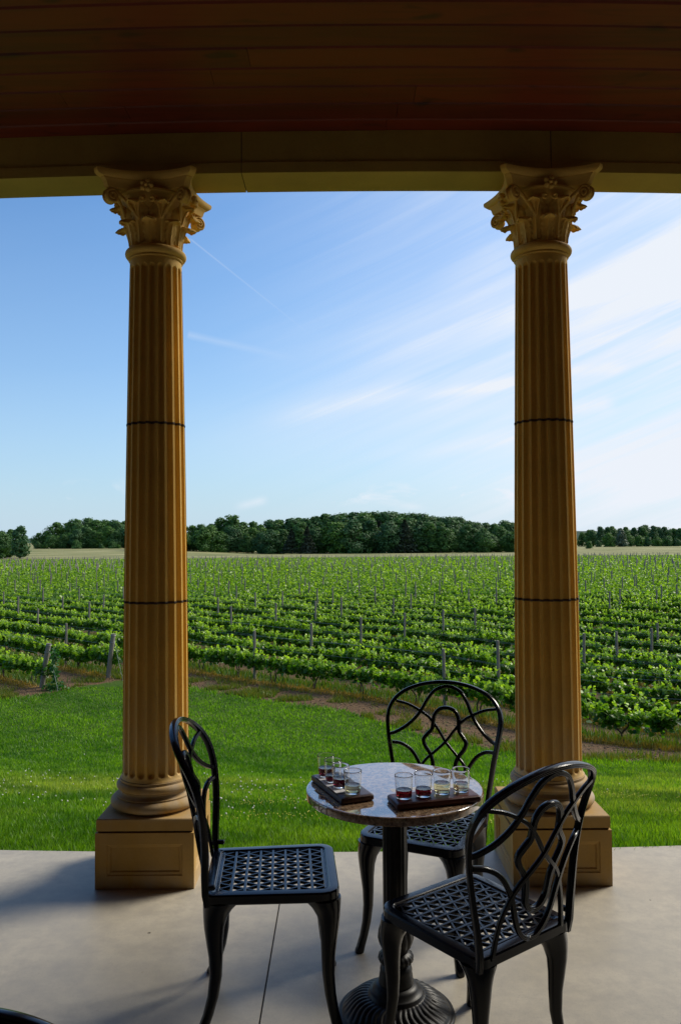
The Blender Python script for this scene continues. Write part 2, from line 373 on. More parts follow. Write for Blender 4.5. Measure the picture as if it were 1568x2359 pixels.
z41 = float(hgt(0, 4.1001)); _h = hgt
def hgt(x, y):
    z = _h(x, y); y = np.asarray(y, float)
    return np.where(y < 4.1, -.05, z-(z41+.05)*sm((14-y)/10))
BX = [-40, -14, -9.6, -8.8, -8.3, -7.8, -6.8, -4.5, -2.1, 0, 1.05, 2.7, 3.9, 5.0, 8, 14, 40]
BY = [23, 21.6, 21.3, 21.6, 22.3, 23.5, 24.7, 23.5, 21.0, 19.4, 17.6, 15.2, 13.9, 12.8, 10.2, 5, -10]
def lawn_edge(x): return np.interp(x, BX, BY)
def axis(stops):
    out = []
    for (a, b, n) in stops: out += list(np.linspace(a, b, n, endpoint=False))
    return np.array(out+[stops[-1][1]])
gx = axis([(-3000, -400, 14), (-400, -60, 34), (-60, -16, 60), (-16, 16, 150), (16, 60, 60), (60, 400, 34), (400, 3000, 14)])
gy = axis([(-1500, -20, 8), (-20, 3, 6), (3, 30, 130), (30, 90, 80), (90, 600, 90), (600, 5000, 20)])
X, Y = np.meshgrid(gx, gy); Z = hgt(X, Y)
Z = np.where(Y < 4.0, -.16, Z)
V = np.stack([X, Y, Z], -1).reshape(-1, 3); nx, ny = len(gx), len(gy)
i, j = np.meshgrid(np.arange(nx-1), np.arange(ny-1)); q0 = (j*nx+i).ravel()
F = np.stack([q0, q0+1, q0+nx+1, q0+nx], 1)
m, t, b = newmat('ground_cover')
at = t.nodes.new('ShaderNodeAttribute'); at.attribute_name = 'edge'
g_ = t.nodes.new('ShaderNodeNewGeometry'); sp = t.nodes.new('ShaderNodeSeparateXYZ'); t.links.new(g_.outputs['Position'], sp.inputs[0])
pos = g_.outputs['Position']
nA = tnoise(t, .35, 6, .6, vec=pos); nB = tnoise(t, 2.3, 6, .65, vec=pos); nC = tnoise(t, 14, 5, .7, vec=pos); nF = tnoise(t, .03, 5, .6, vec=pos, sc=(1, 3, 1))
lawn = mixc(t, ramp(t, nC, [(.3, 0), (.7, 1)]), (.025, .07, .002), (.06, .12, .006))
lawn = mixc(t, ramp(t, nA, [(.45, 0), (.7, .35)]), lawn, (.11, .12, .03))
soil = mixc(t, ramp(t, nC, [(.3, 0), (.68, 1)]), (.065, .034, .015), (.20, .125, .065))
soil = mixc(t, ramp(t, nB, [(.54, 0), (.66, .75)]), soil, (.05, .075, .018))
nn = math_(t, 'ADD', math_(t, 'MULTIPLY', sp.outputs[0], ND[0]), math_(t, 'MULTIPLY', sp.outputs[1], ND[1]))
nj = math_(t, 'ADD', nn, math_(t, 'MULTIPLY', math_(t, 'SUBTRACT', nB, .5), .55))
fr = math_(t, 'FRACT', math_(t, 'DIVIDE', math_(t, 'SUBTRACT', nj, N0-DN/2), DN))      # .5 = on the row
row_green = ramp(t, fr, [(.40, 0), (.46, 1), (.78, 1), (.86, 0)])
row_dry = ramp(t, fr, [(.22, 0), (.29, 1), (.44, 1), (.5, 0)])
inrow = math_(t, 'GREATER_THAN', nn, math_(t, 'ADD', N0+DN*2-1.0, math_(t, 'MULTIPLY', math_(t, 'LESS_THAN', math_(t, 'ADD', math_(t, 'MULTIPLY', sp.outputs[0], SD[0]), math_(t, 'MULTIPLY', sp.outputs[1], SD[1])), -22.5), -DN*2)))
vy = mixc(t, math_(t, 'MULTIPLY', row_green, inrow), soil, mixc(t, nC, (.028, .075, .010), (.07, .13, .018)))
vy = mixc(t, math_(t, 'MULTIPLY', math_(t, 'MULTIPLY', row_dry, inrow), ramp(t, nC, [(.3, .5), (.5, 1)])), vy, (.24, .145, .025))
e2 = math_(t, 'ADD', at.outputs['Fac'], math_(t, 'MULTIPLY', math_(t, 'SUBTRACT', nB, .5), 1.3))
near = mixc(t, ramp(t, math_(t, 'ADD', math_(t, 'MULTIPLY', e2, .5), .5), [(.42, 0), (.56, 1)]), vy, lawn)
meadow = mixc(t, ramp(t, nF, [(.35, 0), (.65, 1)]), (.15, .17, .055), (.36, .33, .16))
meadow = mixc(t, ramp(t, sp.outputs[1], [(0, 1), (1, 1)]), meadow, meadow)
fary = math_(t, 'ADD', sp.outputs[1], math_(t, 'MULTIPLY', math_(t, 'SUBTRACT', nA, .5), 8))
mf = t.nodes.new('ShaderNodeMapRange'); mf.inputs['From Min'].default_value = 214; mf.inputs['From Max'].default_value = 219; t.links.new(fary, mf.inputs[0])
cc = mixc(t, mf.outputs[0], near, meadow)
t.links.new(cc, b.inputs['Base Color']); b.inputs['Roughness'].default_value = .95; b.inputs['Specular IOR Level'].default_value = .2
bump(t, b, nC, .8, .05); M['ground'] = m
me = npmesh('ground', V, F, M['ground'], smooth=True)
a = me.attributes.new('edge', 'FLOAT', 'POINT'); a.data.foreach_set('value', (np.clip(lawn_edge(V[:, 0])-V[:, 1], -3, 3)).astype(np.float32))
tag(link('ground', me, None), kind='structure')

# far hills beyond the wood
hb = MB(); P = [[], [], []]
for k in range(121):
    x = -1500+25*k; h = 8+5*sin(x*.004+1)+2.5*sin(x*.013)+rng.normal()*.5
    P[0].append((x, 1290, -14)); P[1].append((x, 1330, h)); P[2].append((x, 1600, -14))
hb.grid(P, flip=False)
m, t, b = newmat('hill_woods'); n_ = tnoise(t, .02, 6, .7); t.links.new(mixc(t, n_, (.02, .05, .035), (.05, .09, .05)), b.inputs['Base Color']); b.inputs['Roughness'].default_value = 1
tag(hb.build('hills', m), kind='structure')

# ------------------------------------------------------------------ patio
PX = np.linspace(-14, 14, 57)
def edge_y(x): return 4.03+.018*min(abs(x), 4)**2*(1 if abs(x) < 4 else 1)
pb = MB(); JX = -.275
for (xa, xb) in ((-14, -4.2), (-4.194, JX-.003), (JX+.003, 3.6), (3.606, 14)):
    xs = np.linspace(xa, xb, 16)
    P = [[(x, -6, -.14) for x in xs], [(x, -6, 0) for x in xs], [(x, edge_y(x)-.008, 0) for x in xs], [(x, edge_y(x), -.008) for x in xs], [(x, edge_y(x), -.14) for x in xs]]
    pb.grid(P, flip=True)
    pb.f.append(tuple(len(pb.v)-16*5+k*16 for k in range(5))); pb.f.append(tuple(len(pb.v)-16*5+k*16+15 for k in range(5))[::-1])
tag(pb.build('patio', M['concrete'], smooth=False), kind='structure')
jb = MB(); jb.box((JX-.0029, -6, -.1), (JX+.0029, 4.02, -.006)); jb.box((-4.1999, -6, -.1), (-4.1941, 4.02, -.006)); jb.box((3.6001, -6, -.1), (3.6059, 4.02, -.006))
tag(jb.build('patio_joint_filler', M['joint'], smooth=False), kind='structure')

# ------------------------------------------------------------------ winery porch: beam, ceiling, walls
bld = empty('winery_building', (0, 0, 0))
tag(bld, 'winery porch roof of red stained boards on a cream beam over the patio', 'building')
def bow(x): return .018*min(abs(x), 4)**2
def beam_piece(x0, x1, name):
    mb = MB(); xs = np.linspace(x0, x1, max(6, int((x1-x0)*5))); P = []
    for x in xs:
        o = bow(x); P.append([(x, 3.677+o, 3.277), (x, 3.677+o, 3.326), (x, 3.684+o, 3.331), (x, 3.684+o, 3.80), (x, 4.03+o, 3.80), (x, 4.03+o, 3.46), (x, 3.89+o, 3.44), (x, 3.89+o, 3.277)])
    b0 = mb.grid(P, cv=True); m_ = 8
    mb.f.append(tuple(b0+k for k in range(m_))[::-1]); mb.f.append(tuple(b0+(len(xs)-1)*m_+k for k in range(m_)))
    return mb.build(name, M['stucco'], bld, smooth=True, angle=30)
bj = [-9, -4.1, -2.2, -.4545, 1.0, 3.1, 9]
for a_, c_ in zip(bj[:-1], bj[1:]): beam_piece(a_+.002, c_-.002, 'beam')
for x in bj[1:-1]:
    mb = MB(); mb.box((x-.002, 3.6835+bow(x), 3.283), (x+.002, 3.884+bow(x), 3.70)); mb.build('beam_joint', M['mortar'], bld, smooth=False)
mb = MB(); bw = .135; y = 3.72; k = 0
while y > -6:
    xs = sorted([-9.15]+[float(v) for v in rng.uniform(-8.5, 8.5, 5)]+[9.0])
    if k in (3,): xs = [-9, -3.2, -.52, 4.4, 9]
    for a_, c_ in zip(xs[:-1], xs[1:]):
        if c_-a_ < .05: continue
        z = 3.476+rng.uniform(-.0012, .0012); y0, y1 = y-bw+.0012, y-.0012; n = max(2, int((c_-a_)/.4)+1); sx = np.linspace(a_+.001, c_-.001, n); P = []
        for x in sx:
            o = bow(x); P.append([(x, y0+o, z+.012), (x, y0+o, z+.007), (x, y0+.0065+o, z), (x, y1-.0065+o, z), (x, y1+o, z+.007), (x, y1+o, z+.012)])
        b0 = mb.grid(P, cv=True, flip=False); mb.f.append(tuple(b0+q for q in range(6))[::-1]); mb.f.append(tuple(b0+(n-1)*6+q for q in range(6)))
    y -= bw; k += 1
mb.build('ceiling', M['pine'], bld, smooth=False)
mb = MB(); mb.box((-9.4, -6.2, 3.492), (9.4, 4.02, 3.66)); mb.box((-9.6, -6.3, 3.82), (9.6, 4.35, 4.05)); mb.build('roof', M['unseen_wall'], bld, smooth=False)
for bx_ in (((-9.4, -3.4, -.15), (9.4, -3.1, 3.488)), ((8.6, -3.098, -.15), (9.4, 4.4, 3.272)), ((-9.4, -3.098, -.15), (-9.15, 3.6, 3.272))):  # unseen walls; the right-hand end wall is added to block side sun
    mb = MB(); mb.box(*bx_); mb.build('unseen_wall', M['unseen_wall'], bld, smooth=False)

# ------------------------------------------------------------------ columns
NF = 20
def shaft_r(z):
    t_ = (z-.45)/(2.85-.45); return .1535-(.1535-.1225)*(t_**1.7)*1.0
def flute(r_, z, a_, z0=.475, z1=2.815):
    ph = (a_*NF/(2*pi)+.25) % 1; d_ = abs(ph-.5)/.365
    dep = math.sqrt(max(0, 1-d_*d_)) if d_ < 1 else 0
    hw = 2*pi*r_/NF*.365
    e = min(z-z0, z1-z)/hw               # rounded flute ends
    if e <= 0: return r_
    if e < 1:
        lim = math.sqrt(max(0, 1-(1-e)**2)); dep = math.sqrt(max(0, 1-d_*d_-(1-e)**2)) if d_ < lim else 0
    return r_-dep*.019
def bell_r(z):  # z from 2.90 to 3.20
    t_ = min(max((z-2.90)/.27, 0), 1); return .112+.01*t_+.058*t_**3
def solid_sheet(mb, fn, nu, nv, th):
    """curved leaf with thickness; fn(a,b)->Vector, a in [-1,1], b in [0,1]"""
    G = [[fn(-1+2*i/(nu-1), j/(nv-1)) for i in range(nu)] for j in range(nv)]
    H = []
    for j in range(nv):
        row = []
        for i in range(nu):
            du = G[j][min(i+1, nu-1)]-G[j][max(i-1, 0)]; dv = G[min(j+1, nv-1)][i]-G[max(j-1, 0)][i]
            n_ = du.cross(dv); n_ = n_.normalized() if n_.length > 1e-9 else Vector((0, 0, 1)); row.append(G[j][i]-n_*th)
        H.append(row)
    mb.grid(G, flip=True); mb.grid(H)
    rim = [G[0][i] for i in range(nu)]+[G[j][-1] for j in range(1, nv)]+[G[-1][i] for i in range(nu-2, -1, -1)]+[G[j][0] for j in range(nv-2, 0, -1)]
    rim2 = [H[0][i] for i in range(nu)]+[H[j][-1] for j in range(1, nv)]+[H[-1][i] for i in range(nu-2, -1, -1)]+[H[j][0] for j in range(nv-2, 0, -1)]
    mb.grid([rim, rim2], cv=True)
def acanthus(th0, z0, hgt_, wid, out):
    def fn(a_, b_):
        if b_ < .72:
            z = z0+hgt_*(b_/.72)*.93; off = .006+.010*(b_/.72)**2; r_ = bell_r(z)+off
        else:
            c_ = (b_-.72)/.28*2.7; rr = out*.5
            z = z0+hgt_*.93+sin(c_)*rr*.9; r_ = bell_r(z0+hgt_*.93)+.016+rr*(1-cos(c_))
        lob = 1+.16*sin(b_*pi*9)*(1-b_*.3)
        w_ = wid*(.62+.5*sin(pi*min(1, b_*1.05))**.8)*(1-.35*max(0, b_-.75)/.25)*lob*.5
        r_ += .007*cos(a_*pi*1.0)+.0035*cos(a_*pi*5)*(1-abs(a_)*.3) - .010*abs(a_)**2.2*(b_ > .7)
        th = th0+a_*w_/max(.1, r_)
        return Vector((r_*cos(th), r_*sin(th), z))
    return fn
ZK = ([0, .308, .345, .431, .46, .475, 1.255, 2.12, 2.815, 2.9125, 3.2395], [0, .309, .337, .412, .447, .466, 1.269, 2.111, 2.868, 2.960, 3.2765])
def make_column():
    root = empty('stone_column')
    W = .2217
    mb = MB()       # pedestal: die with recessed panels, and cap slab
    def slab(w_, z0, z1, bev=.004):
        P = []
        for (h, z) in ((w_-bev, z0), (w_, z0+bev), (w_, z1-bev), (w_-bev, z1)):
            P.append([(-h, -h, z), (h, -h, z), (h, h, z), (-h, h, z)])
        b0 = mb.grid(P, cv=True, flip=True); mb.f.append((b0+3, b0+2, b0+1, b0)); mb.f.append((b0+12, b0+13, b0+14, b0+15))
    # die sides with panels
    zb, zt = 0, .247
    for k in range(4):
        a_ = k*pi/2; rot = Matrix.Rotation(a_, 3, 'Z')
        rings = [(W, zb, zt, 0), (W-.052, zb+.058, zt-.05, 0), (W-.056, zb+.062, zt-.054, .006), (W-.066, zb+.072, zt-.064, .009), (W-.070, zb+.076, zt-.068, .016), (0, (zb+zt)/2, (zb+zt)/2, .016)]
        P = []
        for (hw, z0, z1, dp) in rings:
            y_ = -(W-dp); P.append([rot @ Vector(p) for p in ((-hw, y_, z0), (hw, y_, z0), (hw, y_, z1), (-hw, y_, z1))])
        mb.grid(P, cv=True)
    mb.add([(-W, -W, 0), (W, -W, 0), (W, W, 0), (-W, W, 0)], [(3, 2, 1, 0)]); mb.add([(-W, -W, zt), (W, -W, zt), (W, W, zt), (-W, W, zt)], [(0, 1, 2, 3)])
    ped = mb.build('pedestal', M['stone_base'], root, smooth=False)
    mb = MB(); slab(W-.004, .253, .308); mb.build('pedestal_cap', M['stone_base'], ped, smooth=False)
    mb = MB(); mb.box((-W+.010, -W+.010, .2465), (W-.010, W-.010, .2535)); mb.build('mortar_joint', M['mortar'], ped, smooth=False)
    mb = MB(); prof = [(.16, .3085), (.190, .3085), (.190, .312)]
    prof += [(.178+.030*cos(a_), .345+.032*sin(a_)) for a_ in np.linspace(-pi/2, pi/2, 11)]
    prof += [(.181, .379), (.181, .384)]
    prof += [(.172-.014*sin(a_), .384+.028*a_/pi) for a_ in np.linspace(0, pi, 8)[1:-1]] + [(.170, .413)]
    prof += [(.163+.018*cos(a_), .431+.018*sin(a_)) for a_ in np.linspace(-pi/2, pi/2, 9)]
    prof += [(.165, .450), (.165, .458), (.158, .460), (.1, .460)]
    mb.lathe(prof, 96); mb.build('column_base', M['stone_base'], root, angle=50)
    # shaft in three drums (each a sub-part of the shaft)
    zs = list(np.linspace(.4605, .4900, 9))+[.52, .6, .9, 1.252]; seg = NF*16
    def drum(zz, name, par):
        m2 = MB(); m2.lathe([(shaft_r(z)+(.008*max(0, 1-(z-.46)/.02)**2 if z < .48 else 0), z) for z in zz], seg, rf=lambda r_, z, a_: flute(r_, z, a_))
        return m2.build(name, M['stone'], par, angle=60)
    sh = drum(zs, 'shaft', root)
    drum([1.2585, 1.5, 1.8, 2.117], 'shaft_drum', sh); drum([2.123, 2.4, 2.7, 2.785]+list(np.linspace(2.795, 2.817, 8))+[2.83, 2.853], 'shaft_drum', sh)
    for z in (1.255, 2.12):
        m2 = MB(); m2.lathe([(shaft_r(z)-.0005, z-.0058), (shaft_r(z)+.0014, z-.0036), (shaft_r(z)+.0014, z+.0036), (shaft_r(z)-.0005, z+.0058)], seg, rf=lambda r_, z_, a_: flute(r_, z_, a_)+.0005)
        m2.build('mortar_joint', M['mortar'], sh)
    # capital
    mb = MB(); prof = [(.10, 2.8535), (.1265, 2.8535), (.130, 2.858), (.128, 2.864)]
    prof += [(.122+.0235*cos(a_), 2.889+.0235*sin(a_)) for a_ in np.linspace(-pi/2, pi/2, 11)]
    prof += [(.112, 2.915)]+[(bell_r(z), z) for z in np.linspace(2.92, 3.150, 12)]+[(.185, 3.153), (.185, 3.1615), (.1, 3.1615)]
    mb.lathe(prof, 72); cap = mb.build('capital', M['stone'], root, angle=50)
    mb = MB()
    def aba(h, z, sag=.055, cut=.022):
        row = []
        for k in range(4):
            a_ = k*pi/2; rt = Matrix.Rotation(a_, 3, 'Z')
            for s_ in np.linspace(-1, 1, 13):
                row.append(rt @ Vector((s_*(h-cut), -(h-sag*(1-s_*s_)), z)))
        return row
    P = [aba(.196, 3.162), aba(.199, 3.170), aba(.203, 3.186), aba(.209, 3.198), aba(.213, 3.202), aba(.213, 3.206), aba(.218, 3.207), aba(.227, 3.212), aba(.234, 3.220), aba(.2365, 3.229), aba(.236, 3.2395)]
    b0 = mb.grid(P, cv=True, flip=True); n_ = len(P[0]); mb.f.append(tuple(b0+k for k in range(n_))[::-1]); mb.f.append(tuple(b0+(len(P)-1)*n_+k for k in range(n_)))
    mb.build('abacus', M['stone'], cap, angle=30)
    for tier, (z0, hh, wd, ou, ph) in enumerate(((2.915, .090, .110, .052, 0), (2.925, .165, .105, .056, pi/8))):
        for k in range(8):
            mb = MB(); solid_sheet(mb, acanthus(k*pi/4+ph, z0, hh, wd, ou), 15, 26, .007); mb.build('acanthus_leaf', M['stone'], cap, angle=70)
    for k in range(4):     # corner volutes
        a_ = pi/4+k*pi/2; er = Vector((cos(a_), sin(a_), 0)); et = Vector((-sin(a_), cos(a_), 0)); mb = MB()
        for sgn in (-1, 1):
            pts = [er*.125+Vector((0, 0, 3.03))+et*sgn*.055, er*.145+Vector((0, 0, 3.07))+et*sgn*.040, er*.185+Vector((0, 0, 3.12))+et*sgn*.022]
            c0 = Vector((.250, 3.120)); rr0 = .034
            for q in range(30):
                th = pi*.62-q*.42; rr = rr0*(1-q/33)
                pts.append(er*(c0.x-.010+rr*cos(th))+Vector((0, 0, c0.y+rr*sin(th)))+et*sgn*(.013+.009*q/30))
            pts = crom(pts, 3); mb.tube(pts, [.0085-.004*(i/len(pts)) for i in range(len(pts))], 7, ref=tuple(et))
        # scroll disc
        P = []
        for (s_, r_) in ((-.016, .0), (-.015, .026), (-.010, .031), (.010, .031), (.015, .026), (.016, 0)):
            P.append([er*(.240+r_*cos(q))+Vector((0, 0, 3.120+r_*sin(q)))+et*s_ for q in np.linspace(0, 2*pi, 17)[:-1]])
        mb.grid(P, cv=True); mb.build('volute', M['stone'], cap, angle=60)
    for k in range(4):     # inner helices and the flower in the middle of each abacus side
        a_ = k*pi/2; er = Vector((cos(a_), sin(a_), 0)); et = Vector((-sin(a_), cos(a_), 0)); mb = MB()
        for sgn in (-1, 1):
            pts = [er*.135+Vector((0, 0, 3.03))+et*sgn*.05, er*.15+Vector((0, 0, 3.08))+et*sgn*.045]
            for q in range(20):
                th = q*.5; rr = .018*(1-q/24); pts.append(er*(.165+.001*q)+et*sgn*(.024+rr*cos(th))+Vector((0, 0, 3.110+rr*sin(th))))
            mb.tube(crom(pts, 3), .0055, 6, ref=tuple(er))
        mb.build('helix', M['stone'], cap, angle=60)
        mb = MB()
        for q in range(5):
            th = q*2*pi/5; c_ = er*.192+et*.020*cos(th)+Vector((0, 0, 3.168+.020*sin(th)))
            for u_ in range(1): mb.tube([c_-er*.02, c_-er*.004, c_+er*.006, c_+er*.010], [.008, .013, .011, .003], 8, ref=tuple(et))
        mb.tube([er*.17+Vector((0, 0, 3.168)), er*.20+Vector((0, 0, 3.168)), er*.207+Vector((0, 0, 3.168))], [.010, .010, .003], 8, ref=tuple(et))
        mb.build('rosette', M['stone'], cap, angle=60)
    return root
c1 = make_column()
for o_ in list(c1.children_recursive):      # set out the mouldings at their measured heights
    if o_.type == 'MESH':
        co = np.zeros(len(o_.data.vertices)*3, np.float32); o_.data.vertices.foreach_get('co', co); co = co.reshape(-1, 3); co[:, 2] = np.interp(co[:, 2], *ZK); o_.data.vertices.foreach_set('co', co.ravel()); o_.data.update()
c1.location = (-.890, 3.8365, 0)
tag(c1, 'fluted sandstone column behind the left-hand patio chair', 'column', 'columns of the porch')
c2 = copy_tree(c1); c2.location = (.980, 3.8365, 0)
tag(c2, 'fluted sandstone column standing behind the chair on the right', 'column', 'columns of the porch')

# ------------------------------------------------------------------ chairs
GROOVE = []
def bar_profile(w_, d_):
    """rounded bar, three fine reeds on both broad faces. a: in-plane width, b: depth"""
    p = []
    n = 12
    for k in range(n+1):
        s_ = -1+2*k/n; p.append((s_*w_*.5*.86, d_*.5-(.0013 if k in (4, 8) else 0)-(.12*d_ if k in (0, n) else 0)))
    q = [(x, -z) for x, z in p[::-1]]
    return [(-w_*.5, 0)]+p+[(w_*.5, 0)]+q
def make_chair():
    root = empty('bistro_chair')
    SZ = .44
    def bk(u, t_): return Vector((-.213-.100*t_+(.022+.045*sin(pi*min(max(t_, 0), 1)))*(u/.245)**2, u, SZ+.5*t_))
    def bn(u, t_): c_ = (.022+.045*sin(pi*min(max(t_, 0), 1))); return Vector((1, -2*c_*u/.245**2, .2)).normalized()
    def curve(mb, pts, w_, d_, closed=False, off=0, n=7):
        P = crom(pts, n, closed); mb.sweep([bk(p.x, p.y)+bn(p.x, p.y)*off for p in P], [bn(p.x, p.y) for p in P], bar_profile(w_, d_), closed)
    # backrest hoop
    H = [(.187, -.075), (.190, 0), (.197, .12), (.209, .26), (.222, .41), (.236, .56), (.246, .70), (.241, .79), (.219, .865), (.178, .925), (.120, .968), (.060, .992), (0, 1.0)]
    H = H+[(-x, y_) for x, y_ in H[-2::-1]]
    mb = MB(); curve(mb, H, .0175, .021)
    back = mb.build('backrest_hoop', M['black'], root, angle=40)
    k_ = .245
    def sc(L): return [(x*k_, y_) for x, y_ in L]
    def mir(L): return L+[(-x, y_) for x, y_ in L[-2::-1]]
    mb = MB(); curve(mb, sc(mir([(-.955, .565), (-.86, .578), (-.70, .625), (-.55, .695), (-.44, .775), (-.36, .85), (-.24, .925), (-.1, .958), (0, .965)])), .0155, .014, off=.001); mb.build('backrest_arch', M['black'], back, angle=40)
    X_ = [(-.90, .828), (-.70, .805), (-.50, .76), (-.32, .705), (-.16, .62), (0, .515), (.17, .435), (.33, .362), (.45, .27), (.54, .16), (.60, .0), (.61, -.02)]
    for sg in (1, -1):
        mb = MB(); curve(mb, sc([(x*sg, y_) for x, y_ in X_]), .0128, .012, off=-.002*sg); mb.build('backrest_brace', M['black'], back, angle=40)
    G = [(0, .790), (.13, .775), (.215, .725), (.235, .66), (.25, .61), (.33, .565), (.385, .525), (.355, .475), (.27, .42), (.215, .365), (.195, .30), (.175, .24), (.10, .195), (0, .180)]
    G = G+[(-x, y_) for x, y_ in G[-2:0:-1]]
    mb = MB(); curve(mb, sc(G), .0175, .016, closed=True, off=.004, n=5); mb.build('backrest_loop', M['black'], back, angle=40)
    U = [(-.90, .498), (-.75, .485), (-.60, .44), (-.48, .365), (-.38, .265), (-.31, .16), (-.22, .075), (-.10, .025), (0, .015)]
    mb = MB(); curve(mb, sc(mir(U)), .0155, .014, off=.001); mb.build('backrest_swag', M['black'], back, angle=40)
    # bolts
    for s_ in (-1, 1):
        mb = MB(); mb.tube([(-.19, s_*.19, SZ+.022), (-.172, s_*.19, SZ+.022), (-.168, s_*.19, SZ+.022)], [.009, .009, .004], 10, ref=(0, 1, 0))
        mb.build('bolt', M['black'], root)
    # seat
    def hw(x): return .2*(1.0)+.012*((x+.205)/.41) if True else .2
    def outline(ins, z, rc=.055, n=9):
        pts = []
        x0, x1 = -.207+ins, .207-ins
        rc = max(.012, rc-ins)
        for (cx, sy, a0) in ((x1, 1, 0), (x0, 1, pi/2), (x0, -1, pi), (x1, -1, 3*pi/2)):
            w_ = (.200 if cx > 0 else .190)-ins
            rr = rc*(1.0 if cx > 0 else .6)
            ccx = cx-rr if cx > 0 else cx+rr; ccy = sy*(w_+.006-rr)
            for q in range(n):
                a_ = a0+q/(n-1)*pi/2; pts.append(Vector((ccx+rr*cos(a_), ccy+rr*sin(a_), z)))
        return pts
    mb = MB()
    prof = [(.004, -.034), (0, -.030), (0, -.006), (.003, -.001), (.008, 0), (.028, 0), (.031, -.002), (.032, -.005), (.034, -.006), (.038, -.006), (.039, -.010), (.039, -.018), (.018, -.020), (.012, -.034)]
    mb.grid([outline(i_, SZ+z) for i_, z in prof], cu=True, cv=True, flip=True)
    seat = mb.build('seat', M['black'], root, angle=30)
    inner = outline(.0385, SZ)
    def inside(p):
        c_ = False; n_ = len(inner); jx = n_-1
        for ix in range(n_):
            a_, b_ = inner[ix], inner[jx]
            if (a_.y > p[1]) != (b_.y > p[1]) and p[0] < (b_.x-a_.x)*(p[1]-a_.y)/(b_.y-a_.y)+a_.x: c_ = not c_
            jx = ix
        return c_
    mb = MB()
    def bar(p, q, w_, h_, zt):
        a_, b_ = Vector(p), Vector(q)
        ia, ib = inside(p), inside(q)
        if not ia and not ib: return
        if ia != ib:
            lo, hi = (0, 1)
            for _ in range(9):
                mid = (lo+hi)/2; pt = a_.lerp(b_, mid)
                if inside(pt) == ia: lo = mid
                else: hi = mid
            ct = a_.lerp(b_, (lo+hi)/2); 
            if ia: b_ = ct+(ct-a_).normalized()*.002
            else: a_ = ct+(ct-b_).normalized()*.002
        d_ = (b_-a_); 
        if d_.length < .003: return
        d_.normalize(); n_ = Vector((-d_.y, d_.x))*w_/2; ch = w_*.18; z = SZ+zt; P = []
        for pt in (a_, b_):
            P.append([(pt.x-n_.x, pt.y-n_.y, z-h_), (pt.x-n_.x, pt.y-n_.y, z-.0015), (pt.x-n_.x*.7, pt.y-n_.y*.7, z), (pt.x+n_.x*.7, pt.y+n_.y*.7, z), (pt.x+n_.x, pt.y+n_.y, z-.0015), (pt.x+n_.x, pt.y+n_.y, z-h_)])
        b0 = mb.grid(P, cv=True); mb.f.append(tuple(b0+k for k in range(6))[::-1]); mb.f.append(tuple(b0+6+k for k in range(6)))
    dv, su = .0415, .047
    for iv in range(-5, 6):
        v_ = iv*dv
        for q in range(-20, 20): bar((v_, q*.012), (v_, (q+1)*.012), .0095, .010, -.0035) if abs(v_) < .168 else None
        o = 0 if iv % 2 == 0 else .5
        for ju in range(-6, 7):
            p = (v_, (ju+o)*su)
            for dd in (-.5, .5): bar(p, (v_+dv, (ju+o+dd)*su), .0072, .009, -.0045)
    mb.build('seat_lattice', M['black'], seat, smooth=False)
    # legs
    for (fx, sy) in ((1, 1), (1, -1), (-1, 1), (-1, -1)):
        mb = MB(); cx, cy = (.172 if fx > 0 else -.172), sy*(.172 if fx > 0 else .160)
        dirv = Vector((fx*(.75 if fx > 0 else 1.0), sy*.66, 0)).normalized(); tn = Vector((-dirv.y, dirv.x, 0))
        #   z, centre offset outwards, half along dir, half across
        rings = [(.409, -.018, .050, .052), (.398, -.016, .050, .048), (.380, -.008, .044, .039), (.355, .000, .036, .032), (.325, .003, .030, .028), (.28, .002, .025, .0235), (.23, -.001, .021, .020),
                 (.17, -.001, .0185, .018), (.11, .006, .0165, .0165), (.06, .018, .0155, .0155), (.025, .030, .0160, .0160), (.008, .036, .0175, .017), (0, .037, .016, .0155)]
        kk = 1.35 if fx < 0 else 1.0
        P = []
        for (z, o, hd, ht) in rings:
            row = []
            for q in range(20):
                a_ = 2*pi*q/20; ca, sa = cos(a_), sin(a_)
                e = .85; ca = math.copysign(abs(ca)**e, ca); sa = math.copysign(abs(sa)**e, sa)
                # V-shaped bracket: inner side spreads under the rim
                g_ = 1+(.35*max(0, -ca)*(z > .37)*((z-.37)/.04) if z > .37 else 0)
                p = Vector((cx, cy, z))+dirv*((o if o < 0 else o*kk)+hd*ca)+tn*(ht*sa*g_)
                # a crease down the knee
                row.append(p)
            P.append(row)
        P = P[::-1]; b0 = mb.grid(P, cv=True, flip=True); n_ = len(P)
        mb.f.append(tuple(b0+k for k in range(20))[::-1]); mb.f.append(tuple(b0+(n_-1)*20+k for k in range(20)))
        mb.build('leg', M['black'], root, angle=60)
    return root
ch = make_chair()
def place(o, x, y, ang, label, group='cast metal chairs round the tasting table'):
    o.location = (x, y, 0); o.rotation_euler.z = R(ang); tag(o, label, 'chair', group)
ch.scale = (1.05, 1, 1)
place(ch, -.242, 2.762, 4, 'black lattice-seat chair left of the round table, seen from its side')
ch_b = copy_tree(ch); ch_b.scale = (1.02, 1, 1)
place(ch_b, .390, 2.440, 127, 'black lattice-seat chair right of the table with its back to the camera')
place(copy_tree(ch_b), .322, 3.165, -115, 'black lattice-seat chair on the lawn side, behind the round table')
place(copy_tree(ch_b), -.520, .762, -90, 'black chair at the bottom left corner, only its rounded back rail in view', 'chairs of the next table')
place(copy_tree(ch_b), .708, .880, -90, 'black chair at the bottom right corner, only a sliver of back rail in view', 'chairs of the next table')

